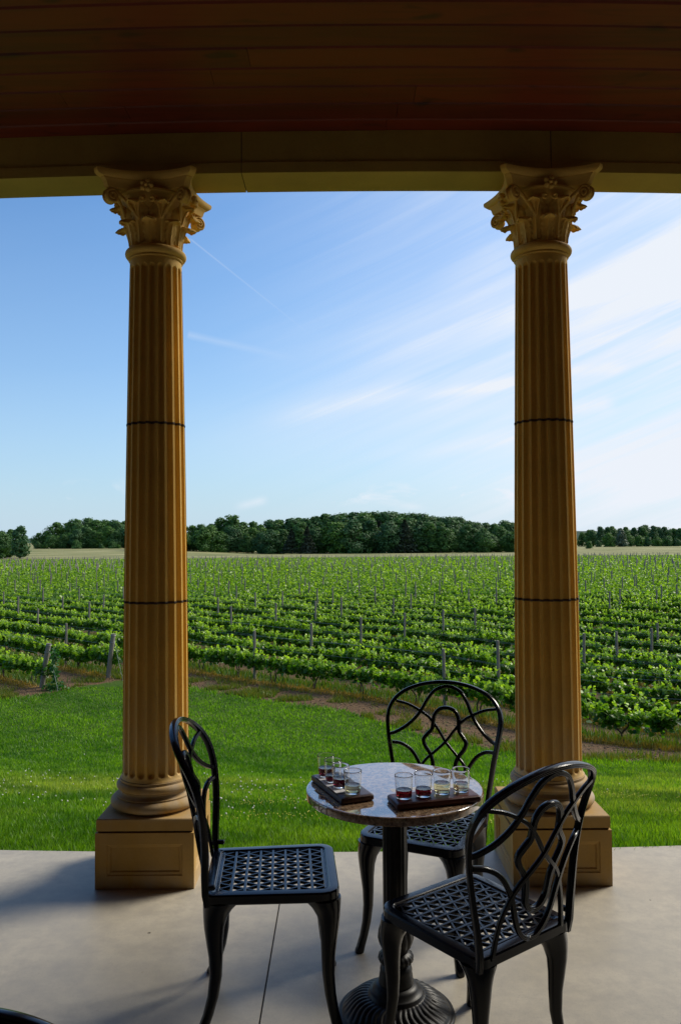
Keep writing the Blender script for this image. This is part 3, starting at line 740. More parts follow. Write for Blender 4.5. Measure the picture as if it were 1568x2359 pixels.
# ------------------------------------------------------------------ table
TX, TY = .170, 2.668
tb = empty('round_table', (TX, TY, 0)); tag(tb, 'round table with brown granite top on a black fluted cast iron pedestal', 'table')
mb = MB(); r0 = .292
mb.lathe([(.0, .7125), (r0-.004, .7125), (r0, .7165), (r0, .7345), (r0-.0015, .738), (r0-.004, .7396), (r0-.006, .740), (r0-.008, .740), (.1, .740), (0, .740)], 128, cap0=False, cap1=False)
mb.build('tabletop', M['granite'], tb, angle=25)
mb = MB(); prof = [(.085, .711), (.085, .706), (.05, .70), (.046, .685), (.047, .675), (.041, .66), (.0405, .33)][::-1]
mb.lathe(prof, 96, rf=lambda r_, z, a_: r_-(.0022*(.5-.5*cos(a_*16)) if z < .665 else 0))
pole = mb.build('pole', M['iron'], tb, angle=50)
mb = MB(); prof = [(.040, .327), (.046, .318), (.044, .308), (.048, .298), (.055, .275), (.058, .25), (.052, .228), (.042, .214), (.040, .207), (.048, .203), (.056, .195), (.058, .186), (.055, .177), (.046, .171), (.044, .166), (.050, .160), (.053, .150), (.052, .140), (.054, .135), (.056, .120), (.058, .108)][::-1]
def orn(r_, z, a_):
    if .215 < z < .30: return r_+.0035*abs(sin(a_*6+z*8))-.002
    if .172 < z < .202: return r_+.0012*sin(a_*20+z*40)
    return r_
mb.lathe(prof, 120, rf=orn); mb.build('baluster', M['iron'], pole, angle=50)
mb = MB(); prof = [(.190, 0), (.192, .006), (.190, .012), (.184, .016), (.180, .0155), (.176, .020)]+[(r_, .022+.046*(1-((r_-.090)/.086)**1.6)) for r_ in np.linspace(.174, .094, 18)]+[(.090, .0705), (.088, .079), (.084, .082), (.078, .083), (.073, .095), (.062, .104), (.03, .108)]
P = []; seg = 300
for r_, z in prof:
    row = []
    for k in range(seg):
        a_ = 2*pi*k/seg; zz = z
        if .0925 < r_ < .1755:
            tt = (r_-.092)/.084; amp = .0036*sin(pi*tt)**.6; sw = .22*sin(tt*pi*1.4)
            wv = sin(20*(a_+sw*.35*(1 if int(a_*16/(2*pi)) % 2 else 1)))
            zz += amp*(abs(wv)**.7*2-1)*.8
        row.append((r_*cos(a_), r_*sin(a_), zz))
    P.append(row)
b0 = mb.grid(P, cv=True, flip=True); mb.f.append(tuple(b0+k for k in range(seg))[::-1]); mb.f.append(tuple(b0+(len(prof)-1)*seg+k for k in range(seg)))
mb.build('base', M['iron'], tb, angle=60)

# boards, papers, glasses
def board(cx, cy, ang, L, W, mat, label):
    mb = MB(); hx, hy = L/2, W/2; P = []
    def rr(ix, z, rad=.008):
        pts = []
        for (sx, sy, a0) in ((1, 1, 0), (-1, 1, pi/2), (-1, -1, pi), (1, -1, 3*pi/2)):
            for q in range(5):
                a_ = a0+q/4*pi/2; pts.append((sx*(hx-ix-rad)+rad*cos(a_), sy*(hy-ix-rad)+rad*sin(a_), z))
        return pts
    P = [rr(.006, 0), rr(.002, .002), rr(0, .006), rr(0, .014), rr(.0015, .018), rr(.005, .0205), rr(.009, .0215)]
    b0 = mb.grid(P, cv=True, flip=True); n_ = 20; mb.f.append(tuple(b0+k for k in range(n_))[::-1]); mb.f.append(tuple(b0+6*n_+k for k in range(n_)))
    o = mb.build('tasting_board', mat, None, (cx, cy, .7402), angle=30); o.rotation_euler.z = R(ang); return tag(o, label, 'board', 'tasting boards on the table')
board(-.005, 2.636, -67.4, .275, .112, M['walnut'], 'dark brown tasting board near the left rim of the table, paper strip on it')
board(.284, 2.520, 15.5, .277, .104, M['mahogany'], 'reddish wooden tasting board on the right half of the granite table')
def paper(quad, z, label):
    mb = MB(); P = []
    (a_, b_, c_, d_) = [Vector((*p, 0)) for p in quad]
    cen = (a_+b_+c_+d_)/4; ax = ((b_+c_)-(a_+d_)).normalized(); ay = Vector((-ax.y, ax.x, 0))
    n1, n2 = 5, 13
    for i in range(n2):
        tt = i/(n2-1); row = []
        for j in range(n1):
            ss = j/(n1-1); p = (a_.lerp(b_, ss)).lerp(d_.lerp(c_, ss), tt)-cen
            row.append((p.x, p.y, .0004+.0018*sin(tt*pi*1.6+.6)**2*(1-ss*.4)+.0012*(1-ss)**2))
        P.append(row)
    mb.grid(P); Q = [[(x, y_, z_-.0003) for x, y_, z_ in r_] for r_ in P]; mb.grid(Q, flip=True)
    o = mb.build('tasting_note', M['paper'], None, (cen.x, cen.y, z), angle=80)
    return tag(o, label, 'paper', 'tasting papers')
paper([(-.098, 2.716), (-.062, 2.728), (.014, 2.548), (-.022, 2.533)], .7619, 'white paper strip with faint print on the dark left tasting board')
paper([(.150, 2.568), (.360, 2.624), (.366, 2.590), (.156, 2.540)], .7619, 'white paper strip behind the four glasses of the reddish board')
def make_glass():
    root = empty('tasting_glass'); mb = MB()
    H, r1, r0_, th = .0710, .0288, .0238, .0016
    def ro(z): return r0_+(r1-r0_)*(z/H)**.9
    prof = [(0, .0004), (r0_-.004, .0004), (r0_-.001, .0015), (r0_, .004)]+[(ro(z), z) for z in np.linspace(.008, H-.0015, 10)]+[(r1-.0003, H-.0004), (r1-th*.5, H), (r1-th, H-.0006)]
    prof += [(ro(z)-th, z) for z in np.linspace(H-.003, .0085, 10)]+[(r0_-.0035, .0072), (0, .0068)]
    mb.lathe(prof, 48, cap0=False, cap1=False); mb.build('glass_body', M['glass'], root, angle=50)
    return root, lambda z: ro(z)-th
g0, ri = make_glass()
def wine_mesh(level):
    mb = MB(); prof = [(0, .00665), (.0203, .0071), (ri(.0085)+.0001, .0086)]+[(ri(z)+.00015, z) for z in np.linspace(.011, level-.0006, 5)]+[(ri(level)-.0002, level+.0003), (ri(level)-.0015, level), (0, level)]
    mb.lathe(prof, 48, cap0=False, cap1=False); return mb.mesh('wine', angle=40)
spots = [(-.057, 2.722, 'dark_wine', .029, 'farthest glass of dark red wine on the left board'),
         (-.033, 2.662, 'dark_wine', .021, 'left board glass with the least red wine, second from the far end'),
         (-.007, 2.603, 'dark_wine', .029, 'glass of dark red wine just behind the pale wine on the left board'),
         (.031, 2.541, 'white_wine', .0265, 'glass of pale yellow wine at the near end of the left board'),
         (.188, 2.490, 'rose_red', .026, 'leftmost glass of red wine on the reddish right board'),
         (.250, 2.509, 'red_wine', .024, 'second glass of red wine on the right board, beside the white wine'),
         (.311, 2.533, 'white_wine', .033, 'fullest glass of pale yellow wine on the right board'),
         (.374, 2.553, 'blush', .025, 'rightmost glass with a little pale wine on the right board')]
for i, (x, y, wn, lv, lab) in enumerate(spots):
    o = g0 if i == 0 else copy_tree(g0)
    o.location = (x, y, .7619)
    tag(o, lab, 'glass', 'wine tasting glasses')
made = [o for o in bpy.data.objects if o.name.startswith('tasting_glass')]
made.sort(key=lambda o: o.name)
for o, (x, y, wn, lv, lab) in zip(made, spots): link('wine', wine_mesh(lv), M[wn], o)

# ------------------------------------------------------------------ vineyard
def leaf_cloud(C, size, up=.35, shape='leaf', rg=rng, out=None):
    """C (n,3) centres -> pentagon leaves with random tilt"""
    n = len(C); nrm = rg.normal(size=(n, 3)); nrm[:, 2] = np.abs(nrm[:, 2])+up
    if out is not None: nrm = nrm*.45+out
    nrm = nrm; nrm /= np.linalg.norm(nrm, axis=1)[:, None]
    a = rg.normal(size=(n, 3)); a -= (a*nrm).sum(1)[:, None]*nrm; a /= np.linalg.norm(a, axis=1)[:, None]; b_ = np.cross(nrm, a)
    s_ = np.asarray(size)*np.ones(n)*rg.uniform(.7, 1.3, n)
    if shape == 'leaf':
        tpl = [(-.05, -.5, 0), (.5, -.2, .10), (.32, .42, .02), (-.0, .62, -.06), (-.34, .38, .02), (-.5, -.22, .10)]
    else:
        tpl = [(-.5, -.4, 0), (.5, -.45, .12), (.42, .5, 0), (-.45, .42, .1)]
    k = len(tpl); V = np.zeros((n, k, 3))
    for i, (u_, v_, w_) in enumerate(tpl): V[:, i] = C+s_[:, None]*(u_*a+v_*b_+w_*nrm)
    return V.reshape(-1, 3), np.arange(n*k).reshape(n, k), k
def vine_points(n, rg, L=1.75):
    # bushy cordon: clumps along the wire plus upright shoots
    nc = 9; cx = np.linspace(-L/2, L/2, nc)+rg.normal(size=nc)*.07; ch_ = .57+rg.normal(size=nc)*.045; cs = rg.uniform(.12, .22, nc)
    k = rg.integers(0, nc, n); d = rg.normal(size=(n, 3)); d /= np.linalg.norm(d, axis=1)[:, None]; rad = rg.uniform(.35, 1, n)**.5
    C = np.stack([cx[k], np.zeros(n), ch_[k]], 1)+d*(rad*cs[k])[:, None]*np.array([1.0, 1.25, .98])
    tint = np.clip((C[:, 2]-.60)/.24, 0, 1)*rg.uniform(0, .95, n)  # upper leaves lighter: young growth plus row-top highlights put into the colour
    ns = 26; sx = rg.uniform(-L/2, L/2, ns); sy = rg.normal(size=ns)*.14; sh = rg.uniform(.70, .92, ns); pts = []; tt = []
    for q in range(ns):
        lean = rg.normal(size=2)*.08
        for z in np.arange(.62, sh[q], .03): f_ = (z-.62)/.26; pts.append((sx[q]+lean[0]*f_+rg.normal()*.02, sy[q]+lean[1]*f_+rg.normal()*.02, z)); tt.append(min(1, .35+f_*.8))
    hang = rg.uniform(-1, 1, (70, 3))*np.array([L/2, .16, .10])+np.array([0, 0, .40]); 
    C = np.concatenate([C, np.array(pts), hang]); tint = np.concatenate([tint, np.array(tt), np.zeros(70)])
    return C, tint
vine_meshes = []; trunk_meshes = []
for k in range(7):
    rg = np.random.default_rng(100+k); C, tt = vine_points(540, rg)
    sz = np.where(tt > .5, .068, .106); V, F, kk = leaf_cloud(C, sz, .25, rg=rg)
    vine_meshes.append(npmesh('foliage', V, F, M['vine'], np.repeat(tt, kk)))
    mb = MB()
    for s_ in ((-.12, 1), (.1, -1)):
        x0 = s_[0]*.3; pts = [Vector((x0, 0, -.05)), Vector((x0+rg.normal()*.03, rg.normal()*.02, .2)), Vector((s_[0]+rg.normal()*.04, rg.normal()*.03, .38)), Vector((s_[0]+s_[1]*-.05, 0, .50)), Vector((s_[0]-s_[1]*.4, 0, .55)), Vector((-s_[1]*.85, 0, .56))]
        pts = crom(pts, 4); mb.tube(pts, [.024*(1-.6*i/len(pts)) for i in range(len(pts))], 6)
    trunk_meshes.append(mb.mesh('trunk'))
TAN = 784/1837.3
def invis(x, y, marg): return y > 5 and abs(x) < y*TAN*1.10+marg
vines = []; posts = []
k = 0
while True:
    n_ = N0+DN*k
    if n_ > 300: break
    for q in range(-400, 200):
        s_ = -11.6+1.775*(q+.5)
        if k < 2 and s_ > -22.9: continue
        x = n_*ND[0]+s_*SD[0]; y = n_*ND[1]+s_*SD[1]
        if y > 216 or not invis(x, y, 2.5): continue
        vines.append((x, y, n_, s_, k))
    for q in range(-100, 50):
        s_ = -11.6+7.1*q
        if k < 2 and s_ > -23.5: continue
        x = n_*ND[0]+s_*SD[0]; y = n_*ND[1]+s_*SD[1]
        if y > 216 or not invis(x, y, 1.5): continue
        if k > 6: x += rng.normal()*.35; y += rng.normal()*.35
        posts.append((x, y, n_, s_, k))
    k += 1
vines.sort(key=lambda v: v[1]+abs(v[0])*.2); posts.sort(key=lambda v: v[1]+abs(v[0])*.2)
rowang = math.atan2(SD[1], SD[0])
ordn = ['first', 'second', 'third', 'fourth', 'fifth', 'sixth', 'seventh', 'eighth', 'ninth', 'tenth']
def band(y): return 'nearest' if y < 22 else 'near' if y < 30 else 'middle distance' if y < 42 else 'farther'
def rowname(k): return 'first long row' if k == 2 else ('short row ending at the headland' if k < 2 else ('row just behind the first long one' if k == 3 else 'rows farther back'))
protos = []
for i, (x, y, n_, s_, k) in enumerate(vines[:300]):
    v = i % 7
    if i < 7:
        o = empty('grapevine'); link('trunk', trunk_meshes[v], M['bark'], o); link('foliage', vine_meshes[v], None, o); protos.append(o)
    else: o = copy_tree(protos[v])
    o.location = (x+rng.normal()*.06, y+rng.normal()*.04, float(hgt(x, y))); o.rotation_euler.z = rowang+(pi if rng.random() < .5 else 0)
    sc_ = rng.uniform(.88, 1.12); o.scale = (1.0, rng.uniform(.9, 1.2), sc_)
    if k < 2: lab, gr = 'leafy green grapevine in the %s row that stops at a leaning end post' % ('nearest short' if k == 0 else 'second short'), 'vines of %s short row' % ('the first' if k == 0 else 'the second')
    elif k == 2: lab, gr = 'leafy green grapevine in the front row bordering the bare soil strip', 'vines of the front row'
    elif k == 3: lab, gr = 'leafy green grapevine in the row right behind the front row', 'vines of the second long row'
    elif y < 40: lab, gr = 'leafy green grapevine in the rows behind the first two long rows', 'vines of the near rows'
    else: lab, gr = 'small looking grapevine in the middle distance of the vineyard', 'vines in the middle distance'
    tag(o, lab, 'grapevine', gr)
rest = vines[300:]; Vs, Fs, Ts = [], [], []; base = 0
for lod, (lo, hi, cnt, size) in enumerate(((0, 95, 150, .155), (95, 400, 46, .27))):
    vs = np.array([(v[0], v[1]) for v in rest if lo <= v[1] < hi]); n = len(vs)
    if n == 0: continue
    u_ = rng.uniform(-.82, .82, (n, cnt)); w_ = rng.normal(size=(n, cnt))*.15; z_ = .55+rng.normal(size=(n, cnt))*.14+.06*np.sin(u_*9+vs[:, :1]*7)
    sh = rng.random((n, cnt)) < .14; z_ = np.where(sh, rng.uniform(.7, .95, (n, cnt)), z_)
    X_ = vs[:, :1]+u_*SD[0]+w_*ND[0]; Y_ = vs[:, 1:]+u_*SD[1]+w_*ND[1]; Z_ = hgt(X_, Y_)+np.clip(z_, .25, 1.0)
    C = np.stack([X_, Y_, Z_], -1).reshape(-1, 3); tt = (np.clip((z_-.56)/.25, 0, 1)*rng.uniform(.1, .9, (n, cnt))).ravel()  # far rows too: young growth and sunlit tops mixed into the leaf tint
    V, F, kk = leaf_cloud(C, np.where(sh.ravel(), size*.6, size), .3, 'quad'); Vs.append(V); Fs.append(F+base); Ts.append(np.repeat(tt, kk)); base += len(V)
me = npmesh('distant_vines', np.concatenate(Vs), np.concatenate(Fs), M['vine'], np.concatenate(Ts))
tag(link('distant_vines', me, None), 'distant rows of green vines merging together toward the pale meadow', 'vines', kind='stuff')
# posts
def post_mesh(h, r_, dxy=(0, 0)):
    mb = MB(); pts = [(0, 0, -.25), (dxy[0]*.33, dxy[1]*.33, h*.33), (dxy[0]*.66, dxy[1]*.66, h*.66), (dxy[0], dxy[1], h), (dxy[0], dxy[1], h+.006)]
    mb.tube(pts, [r_*1.05, r_*1.03, r_, r_*.97, r_*.8], 10, ref=(1, 0, 0)); return mb.mesh('vineyard_post')
pms = [post_mesh(1.55, .045, (.02, .01)), post_mesh(1.48, .042, (-.03, .02)), post_mesh(1.62, .044, (.0, -.03))]
for i, (x, y, n_, s_, k) in enumerate(posts[:300]):
    o = link('vineyard_post', pms[i % 3], M['post'], None, (x, y, float(hgt(x, y)))); o.rotation_euler.z = rng.uniform(0, 6)
    if k == 2: lab, gr = 'grey wooden post standing in the front vine row', 'posts of the front row'
    elif k == 3: lab, gr = 'grey wooden post in the vine row right behind the front row', 'posts of the second long row'
    elif k < 2: lab, gr = 'upright grey wooden post within a short left-hand vine row', 'posts of the short rows'
    elif y < 45: lab, gr = 'grey wooden post rising above the near vine rows', 'posts of the near rows'
    else: lab, gr = 'thin grey post among vines in the middle distance', 'posts in the middle distance'
    tag(o, lab, 'post', gr)
Vs, Fs = [], []; base = 0
pv = np.array([(p[0], p[1]) for p in posts[300:]]); n = len(pv)
if n:
    r_ = .055; hz = hgt(pv[:, 0], pv[:, 1]); top = hz+rng.uniform(1.45, 1.75, n)
    cor = np.array([(-1, -1), (1, -1), (1, 1), (-1, 1)])*r_
    V = np.zeros((n, 8, 3))
    for q in range(4):
        V[:, q, :2] = pv+cor[q]; V[:, q, 2] = hz; V[:, q+4, :2] = pv+cor[q]; V[:, q+4, 2] = top
    f0 = np.array([(0, 1, 5, 4), (1, 2, 6, 5), (2, 3, 7, 6), (3, 0, 4, 7), (4, 5, 6, 7)])
    F = (np.arange(n)[:, None, None]*8+f0[None]).reshape(-1, 4)
    tag(link('distant_posts', npmesh('distant_posts', V.reshape(-1, 3), F, M['post']), None), 'tiny grey posts among the distant vine rows', 'posts', kind='stuff')
# leaning end posts with wire ties
def endpost(x, y, label, h, lean):
    z = float(hgt(x, y)); o = empty('end_post', (x, y, z)); tag(o, label, 'post', 'leaning end posts')
    tx, ty = SD[0]*lean, SD[1]*lean; mb = MB()
    mb.tube([(0, 0, -.2), (tx*.5, ty*.5, h*.5), (tx, ty, h), (tx, ty, h+.008)], [.075, .072, .070, .06], 12, ref=(1, 0, 0)); mb.build('post', M['post'], o)
    mb = MB()
    for zz in (.82, .97): mb.tube([(tx*zz+.08*cos(a_), ty*zz+.08*sin(a_), h*zz+.01*sin(a_)) for a_ in np.linspace(0, 2*pi, 13)[:-1]], .006, 5, closed=True)
    mb.tube([(tx*.95, ty*.95, h*.95), (SD[0]*(lean+.55), SD[1]*(lean+.55), 0)], .004, 5)
    mb.build('tie_wire', M['wire'], o)
    return Vector((x+tx*.95, y+ty*.95, z+h*.93))
eA = endpost(-8.80, 23.45, 'thick leaning end post with creeper beside it at the far left', 1.30, .48)
eB = endpost(-7.35, 25.15, 'leaning end post with tie wires just left of the fluted column', 1.38, .34)
# creeper on a stub beside the left end post
rg = np.random.default_rng(5); mb = MB(); zz = float(hgt(-8.25, 23.0))
cpt = [(-8.25+.03*sin(i_), 23.0+.03*cos(i_*1.7), zz+i_*.12) for i_ in range(10)]
cre = empty('creeper', (0, 0, 0)); tag(cre, 'green creeper hanging beside the leaning end post at far left', 'plant')
mb.tube(cpt, .012, 5); mb.build('stem', M['bark'], cre)
C = np.array([cpt[rg.integers(0, 10)] for _ in range(240)])+rg.normal(size=(240, 3))*np.array([.06, .06, .07])
C2 = np.array([(-8.25, 23.0, zz+.05)]*170)+rg.normal(size=(170, 3))*np.array([.17, .17, .07])
V, F, kk = leaf_cloud(np.concatenate([C, C2]), .07, .3, rg=rg); link('foliage', npmesh('foliage', V, F, M['ivy'], np.full(len(V), .1)), None, cre)
# trellis wires
for k in range(0, 9):
    n_ = N0+DN*k
    for hh in (.98, 1.34):
        s0, s1 = (-48, -22.7) if k < 2 else (-60+k, 20+k*1.5)
        pts = []
        for s_ in np.arange(s0, s1+.01, 1.775):
            x = n_*ND[0]+s_*SD[0]; y = n_*ND[1]+s_*SD[1]
            if not invis(x, y, 4): continue
            ph = ((s_+11.6)/7.1) % 1; pts.append((x, y, float(hgt(x, y))+hh-.03*sin(pi*ph)))
        if k == 0: pts.append(tuple(eA-Vector((0, 0, 1.34-hh))))
        if k == 1: pts.append(tuple(eB-Vector((0, 0, 1.34-hh))))
        mb = MB(); mb.tube(pts, .003, 5)
        o = mb.build('trellis_wire', M['wire'])
        which = {0: 'the nearest short row', 1: 'the second short row', 2: 'the front row', 3: 'the row behind the front one'}.get(k, 'the near rows')
        tag(o, '%s wire strung between the posts of %s' % ('upper' if hh > 1.2 else 'lower', which), 'wire', 'trellis wires of %s' % which)

# ------------------------------------------------------------------ grass
def blades(n, xs, ys, hgts, wid, mat, name, tint, lean=.5):
    zs = hgt(xs, ys); a_ = rng.uniform(0, 2*pi, n); la = rng.uniform(0, 2*pi, n); ll = rng.uniform(0, lean, n)*hgts
    V = np.zeros((n, 3, 3)); V[:, 0, 0] = xs-wid*np.cos(a_); V[:, 0, 1] = ys-wid*np.sin(a_); V[:, 1, 0] = xs+wid*np.cos(a_); V[:, 1, 1] = ys+wid*np.sin(a_)
    V[:, :2, 2] = (zs-.004)[:, None]; V[:, 2, 0] = xs+ll*np.cos(la); V[:, 2, 1] = ys+ll*np.sin(la); V[:, 2, 2] = zs+hgts
    return npmesh(name, V.reshape(-1, 3), np.arange(n*3).reshape(n, 3), mat, np.repeat(tint, 3))
n = 330000
d = 4.045*(23.5/4.045)**(rng.random(n)**1.0); x = (rng.random(n)*2-1)*(d*TAN*1.08+.8)
ok = (d < lawn_edge(x)+rng.normal(size=n)*.12) & (d > 4.018+.018*np.clip(np.abs(x), 0, 4)**2); x, d = x[ok], d[ok]; n = len(x)
def vnoise(x, y, s, seed):
    r2 = np.random.default_rng(seed); G = r2.random((128, 128)); u_ = (x/s) % 127; v_ = (y/s) % 127; i_ = u_.astype(int); j_ = v_.astype(int); fu = sm(u_-i_); fv = sm(v_-j_)
    return (G[i_, j_]*(1-fu)+G[i_+1, j_]*fu)*(1-fv)+(G[i_, j_+1]*(1-fu)+G[i_+1, j_+1]*fu)*fv
patch = .6*vnoise(x+50, d+50, .9, 1)+.4*vnoise(x+50, d+50, .25, 2)
hh = (.026+.034*rng.random(n)+.03*rng.random(n)**3*np.exp(-(d-4.03)/.06))*(.6+.9*patch)*(1+.7*np.exp(-((d-lawn_edge(x))/.5)**2)); wd = .0032+.00065*d
tt = np.clip(vnoise(x+90, d+90, 1.5, 3)*1.3-.45+rng.normal(size=n)*.18, 0, .9)*sm((13-d)/5+.2)*(.25+.75*sm((d-4.6)/3))
tag(link('lawn_grass', blades(n, x, d, hh, wd, M['grass'], 'lawn_grass', tt, .9), None), 'short green lawn grass between patio and vineyard soil', 'grass', kind='stuff')
# tall headland grass, dry yellow in front of the trunks and green beneath
n = 190000; d = 12*(75/12)**(rng.random(n)); x = (rng.random(n)*2-1)*(d*TAN*1.08+1)
nn_ = x*ND[0]+d*ND[1]; ss_ = x*SD[0]+d*SD[1]; ff = ((nn_+rng.normal(size=n)*.05-(N0-DN/2))/DN) % 1; kk_ = np.floor((nn_-(N0-DN/2))/DN)
dry = (ff > .24) & (ff < .46); gr_ = (ff >= .42) & (ff < .82); ok = (dry | gr_) & (d > lawn_edge(x)+.2) & (kk_ >= np.where(ss_ < -22.7, 0, 2)) & (rng.random(n) < np.where(dry, .95, .8))
x, d, dry = x[ok], d[ok], dry[ok]; n = len(x)
tag(link('headland_grass', blades(n, x, d, np.where(dry, .12, .19)*rng.uniform(.5, 1.5, n), .004+.0006*d, M['tall_grass'], 'headland_grass', np.clip(np.where(dry, .85, .12)+rng.normal(size=n)*.15, 0, 1), .7), None), 'green and straw yellow grass growing beneath the vine rows', 'grass', kind='stuff')
# weeds on the soil strip and rough fringe of the lawn
n = 34000; x = rng.uniform(-12, 12, n); d = lawn_edge(x)+np.abs(rng.normal(size=n))*.9; ok = (vnoise(x+30, d+30, .5, 8) > .55) & (x*ND[0]+d*ND[1] < N0+2*DN-.5); x, d = x[ok], d[ok]; n = len(x)
tag(link('weeds', blades(n, x, d, rng.uniform(.05, .16, n), .014, M['tall_grass'], 'weeds', rng.uniform(0, .5, n), .9), None), 'scattered weeds on the bare soil along the lawn edge', 'weeds', kind='stuff')
# soil clods
def icos():
    g = (1+5**.5)/2; v = np.array([(-1,g,0),(1,g,0),(-1,-g,0),(1,-g,0),(0,-1,g),(0,1,g),(0,-1,-g),(0,1,-g),(g,0,-1),(g,0,1),(-g,0,-1),(-g,0,1)])/1.9
    f = np.array([(0,11,5),(0,5,1),(0,1,7),(0,7,10),(0,10,11),(1,5,9),(5,11,4),(11,10,2),(10,7,6),(7,1,8),(3,9,4),(3,4,2),(3,2,6),(3,6,8),(3,8,9),(4,9,5),(2,4,11),(6,2,10),(8,6,7),(9,8,1)]); return v, f
iv_, if_ = icos()
def balls(x, y, z, r_, mat, name, sq=1):
    n = len(x); V = iv_[None]*r_[:, None, None]*np.array([1, 1, sq])+rng.normal(size=(n, 12, 3))*(r_*.12)[:, None, None]
    V[:, :, 0] += x[:, None]; V[:, :, 1] += y[:, None]; V[:, :, 2] += z[:, None]
    F = (np.arange(n)[:, None, None]*12+if_[None]).reshape(-1, 3); return npmesh(name, V.reshape(-1, 3), F, mat)
m, t, b = newmat('clod_soil'); g_ = t.nodes.new('ShaderNodeNewGeometry'); t.links.new(mixc(t, g_.outputs['Random Per Island'], (.055, .032, .016), (.21, .135, .075)), b.inputs['Base Color']); b.inputs['Roughness'].default_value = 1; M['clod'] = m
n = 9000; x = rng.uniform(-12, 12, n); d = lawn_edge(x)+rng.uniform(.1, 4.5, n); ok = (x*ND[0]+d*ND[1] < N0+2*DN-.3) | (vnoise(x, d, 1.1, 4) > .8); x, d = x[ok], d[ok]; r_ = rng.uniform(.008, .035, len(x))
tag(link('soil_clods', balls(x, d, hgt(x, d), r_, M['clod'], 'soil_clods', .6), None), 'brown clods of soil on the bare strip before the vines', 'soil', kind='stuff')
# clover heads and small yellow flowers
n = 950; d = 4.2*(17/4.2)**rng.random(n); x = (rng.random(n)*2-1)*(d*TAN*1.05+.3)
den = vnoise(x+20, d+20, 1.3, 11)*.7+.5*np.exp(-((d-8.5)/2.8)**2)-.25*(x > 1); ok = (den > .62) & (d < lawn_edge(x)-.3); x, d = x[ok], d[ok]; n = len(x)
tag(link('clover_flowers', balls(x, d, hgt(x, d)+rng.uniform(.045, .085, n), rng.uniform(.004, .008, n)+.0002*d, M['clover'], 'clover_flowers'), None), 'small white clover heads dotted over the lawn', 'flowers', kind='stuff')
n = 3500; d = rng.uniform(5.2, 8.6, n); x = rng.uniform(-1.5, 3.4, n); ok = (vnoise(x+70, d+70, .55, 12) > .70); x, d = x[ok], d[ok]; n = len(x)
tag(link('yellow_flowers', balls(x, d, hgt(x, d)+rng.uniform(.03, .06, n), rng.uniform(.003, .006, n), M['yellow'], 'yellow_flowers'), None), 'tiny yellow flowers in the lawn behind the round table', 'flowers', kind='stuff')

# ------------------------------------------------------------------ trees
def tree_proto(seed, h, wid, n, kind='round', mat='tree_leaf', size=.85):
    rg = np.random.default_rng(seed); lob = []; outw = None
    if kind == 'conifer':
        t_ = rg.random(n)**.8; rr = (1-t_)*wid*.5*(.55+.45*rg.random(n)**.3)*(1+.18*np.sin(t_*40)); a_ = rg.uniform(0, 2*pi, n)
        C = np.stack([rr*np.cos(a_), rr*np.sin(a_), .04*h+t_*h*.96], 1)
    elif kind == 'feather':
        lob = [(rg.normal()*.2*wid, rg.normal()*.2*wid, h*(.45+.5*rg.random()), wid*.10*rg.uniform(.8, 1.5)) for _ in range(22)]
    else:
        lo = .07 if kind == 'round' else .12
        nl = 20 if kind == 'round' else 12
        for q in range(nl):
            t_ = (q+.5)/nl; env = math.sin(pi*min(1, (t_*.86+.17)))**.55; a_ = rg.uniform(0, 2*pi); r_ = wid*.33*env*rg.uniform(.25, 1)
            lob.append((r_*cos(a_), r_*sin(a_), h*(lo+.80*t_)+rg.normal()*.02*h, wid*.25*rg.uniform(.65, 1.15)*(.7+.4*env)))
    if lob:
        L = np.array(lob); k = rg.integers(0, len(L), n); d = rg.normal(size=(n, 3)); d /= np.linalg.norm(d, axis=1)[:, None]
        C = L[k, :3]+d*(L[k, 3]*rg.uniform(.6, 1.08, n))[:, None]*np.array([1, 1, .85]); C[:, 2] = np.clip(C[:, 2], .1, None); outw = d*1.2
    tt = np.clip(rg.normal(size=n)*.25+.25*(C[:, 2]/h > .8), 0, 1)
    V, F, kk = leaf_cloud(C, size, .3, 'quad', rg=rg, out=outw); fol = npmesh('crown', V, F, M[mat], np.repeat(tt, kk))
    mb = MB(); top = h*.7; mb.tube([(0, 0, -.5), (rg.normal()*.1, 0, top*.3), (rg.normal()*.3, rg.normal()*.2, top*.65), (rg.normal()*.4, 0, top)], [.030*h*.6, .024*h*.6, .015*h*.6, .04], 7)
    for q in range(6):
        z0 = h*(.2+.08*q); a_ = q*2.4; rr = wid*.3; mb.tube([(0, 0, z0), (rr*.5*cos(a_), rr*.5*sin(a_), z0+h*.07), (rr*cos(a_), rr*sin(a_), z0+h*.16)], [.011*h*.6, .007*h*.6, .03], 5)
    tr = mb.mesh('trunk'); return tr, fol
TP = {}
TP['oak'] = [tree_proto(s_, 20, 15, 3600, size=.7) for s_ in (1, 2, 3)]
TP['tall'] = [tree_proto(s_, 21, 11, 3000, size=.7) for s_ in (4, 5)]
TP['conifer'] = [tree_proto(6, 19, 10, 2200, 'conifer', 'pine_leaf'), tree_proto(16, 18, 11, 2200, 'conifer', 'pine_leaf')]
TP['bush'] = [tree_proto(7, 7, 9, 1300, 'round', size=.6), tree_proto(8, 6, 7, 1100, 'round', size=.55)]
TP['feather'] = [tree_proto(9, 20, 12, 1500, 'feather', size=.8)]
TP['silver'] = [tree_proto(10, 12, 9, 1600, 'round', 'silver_leaf', size=.7)]
first = {}
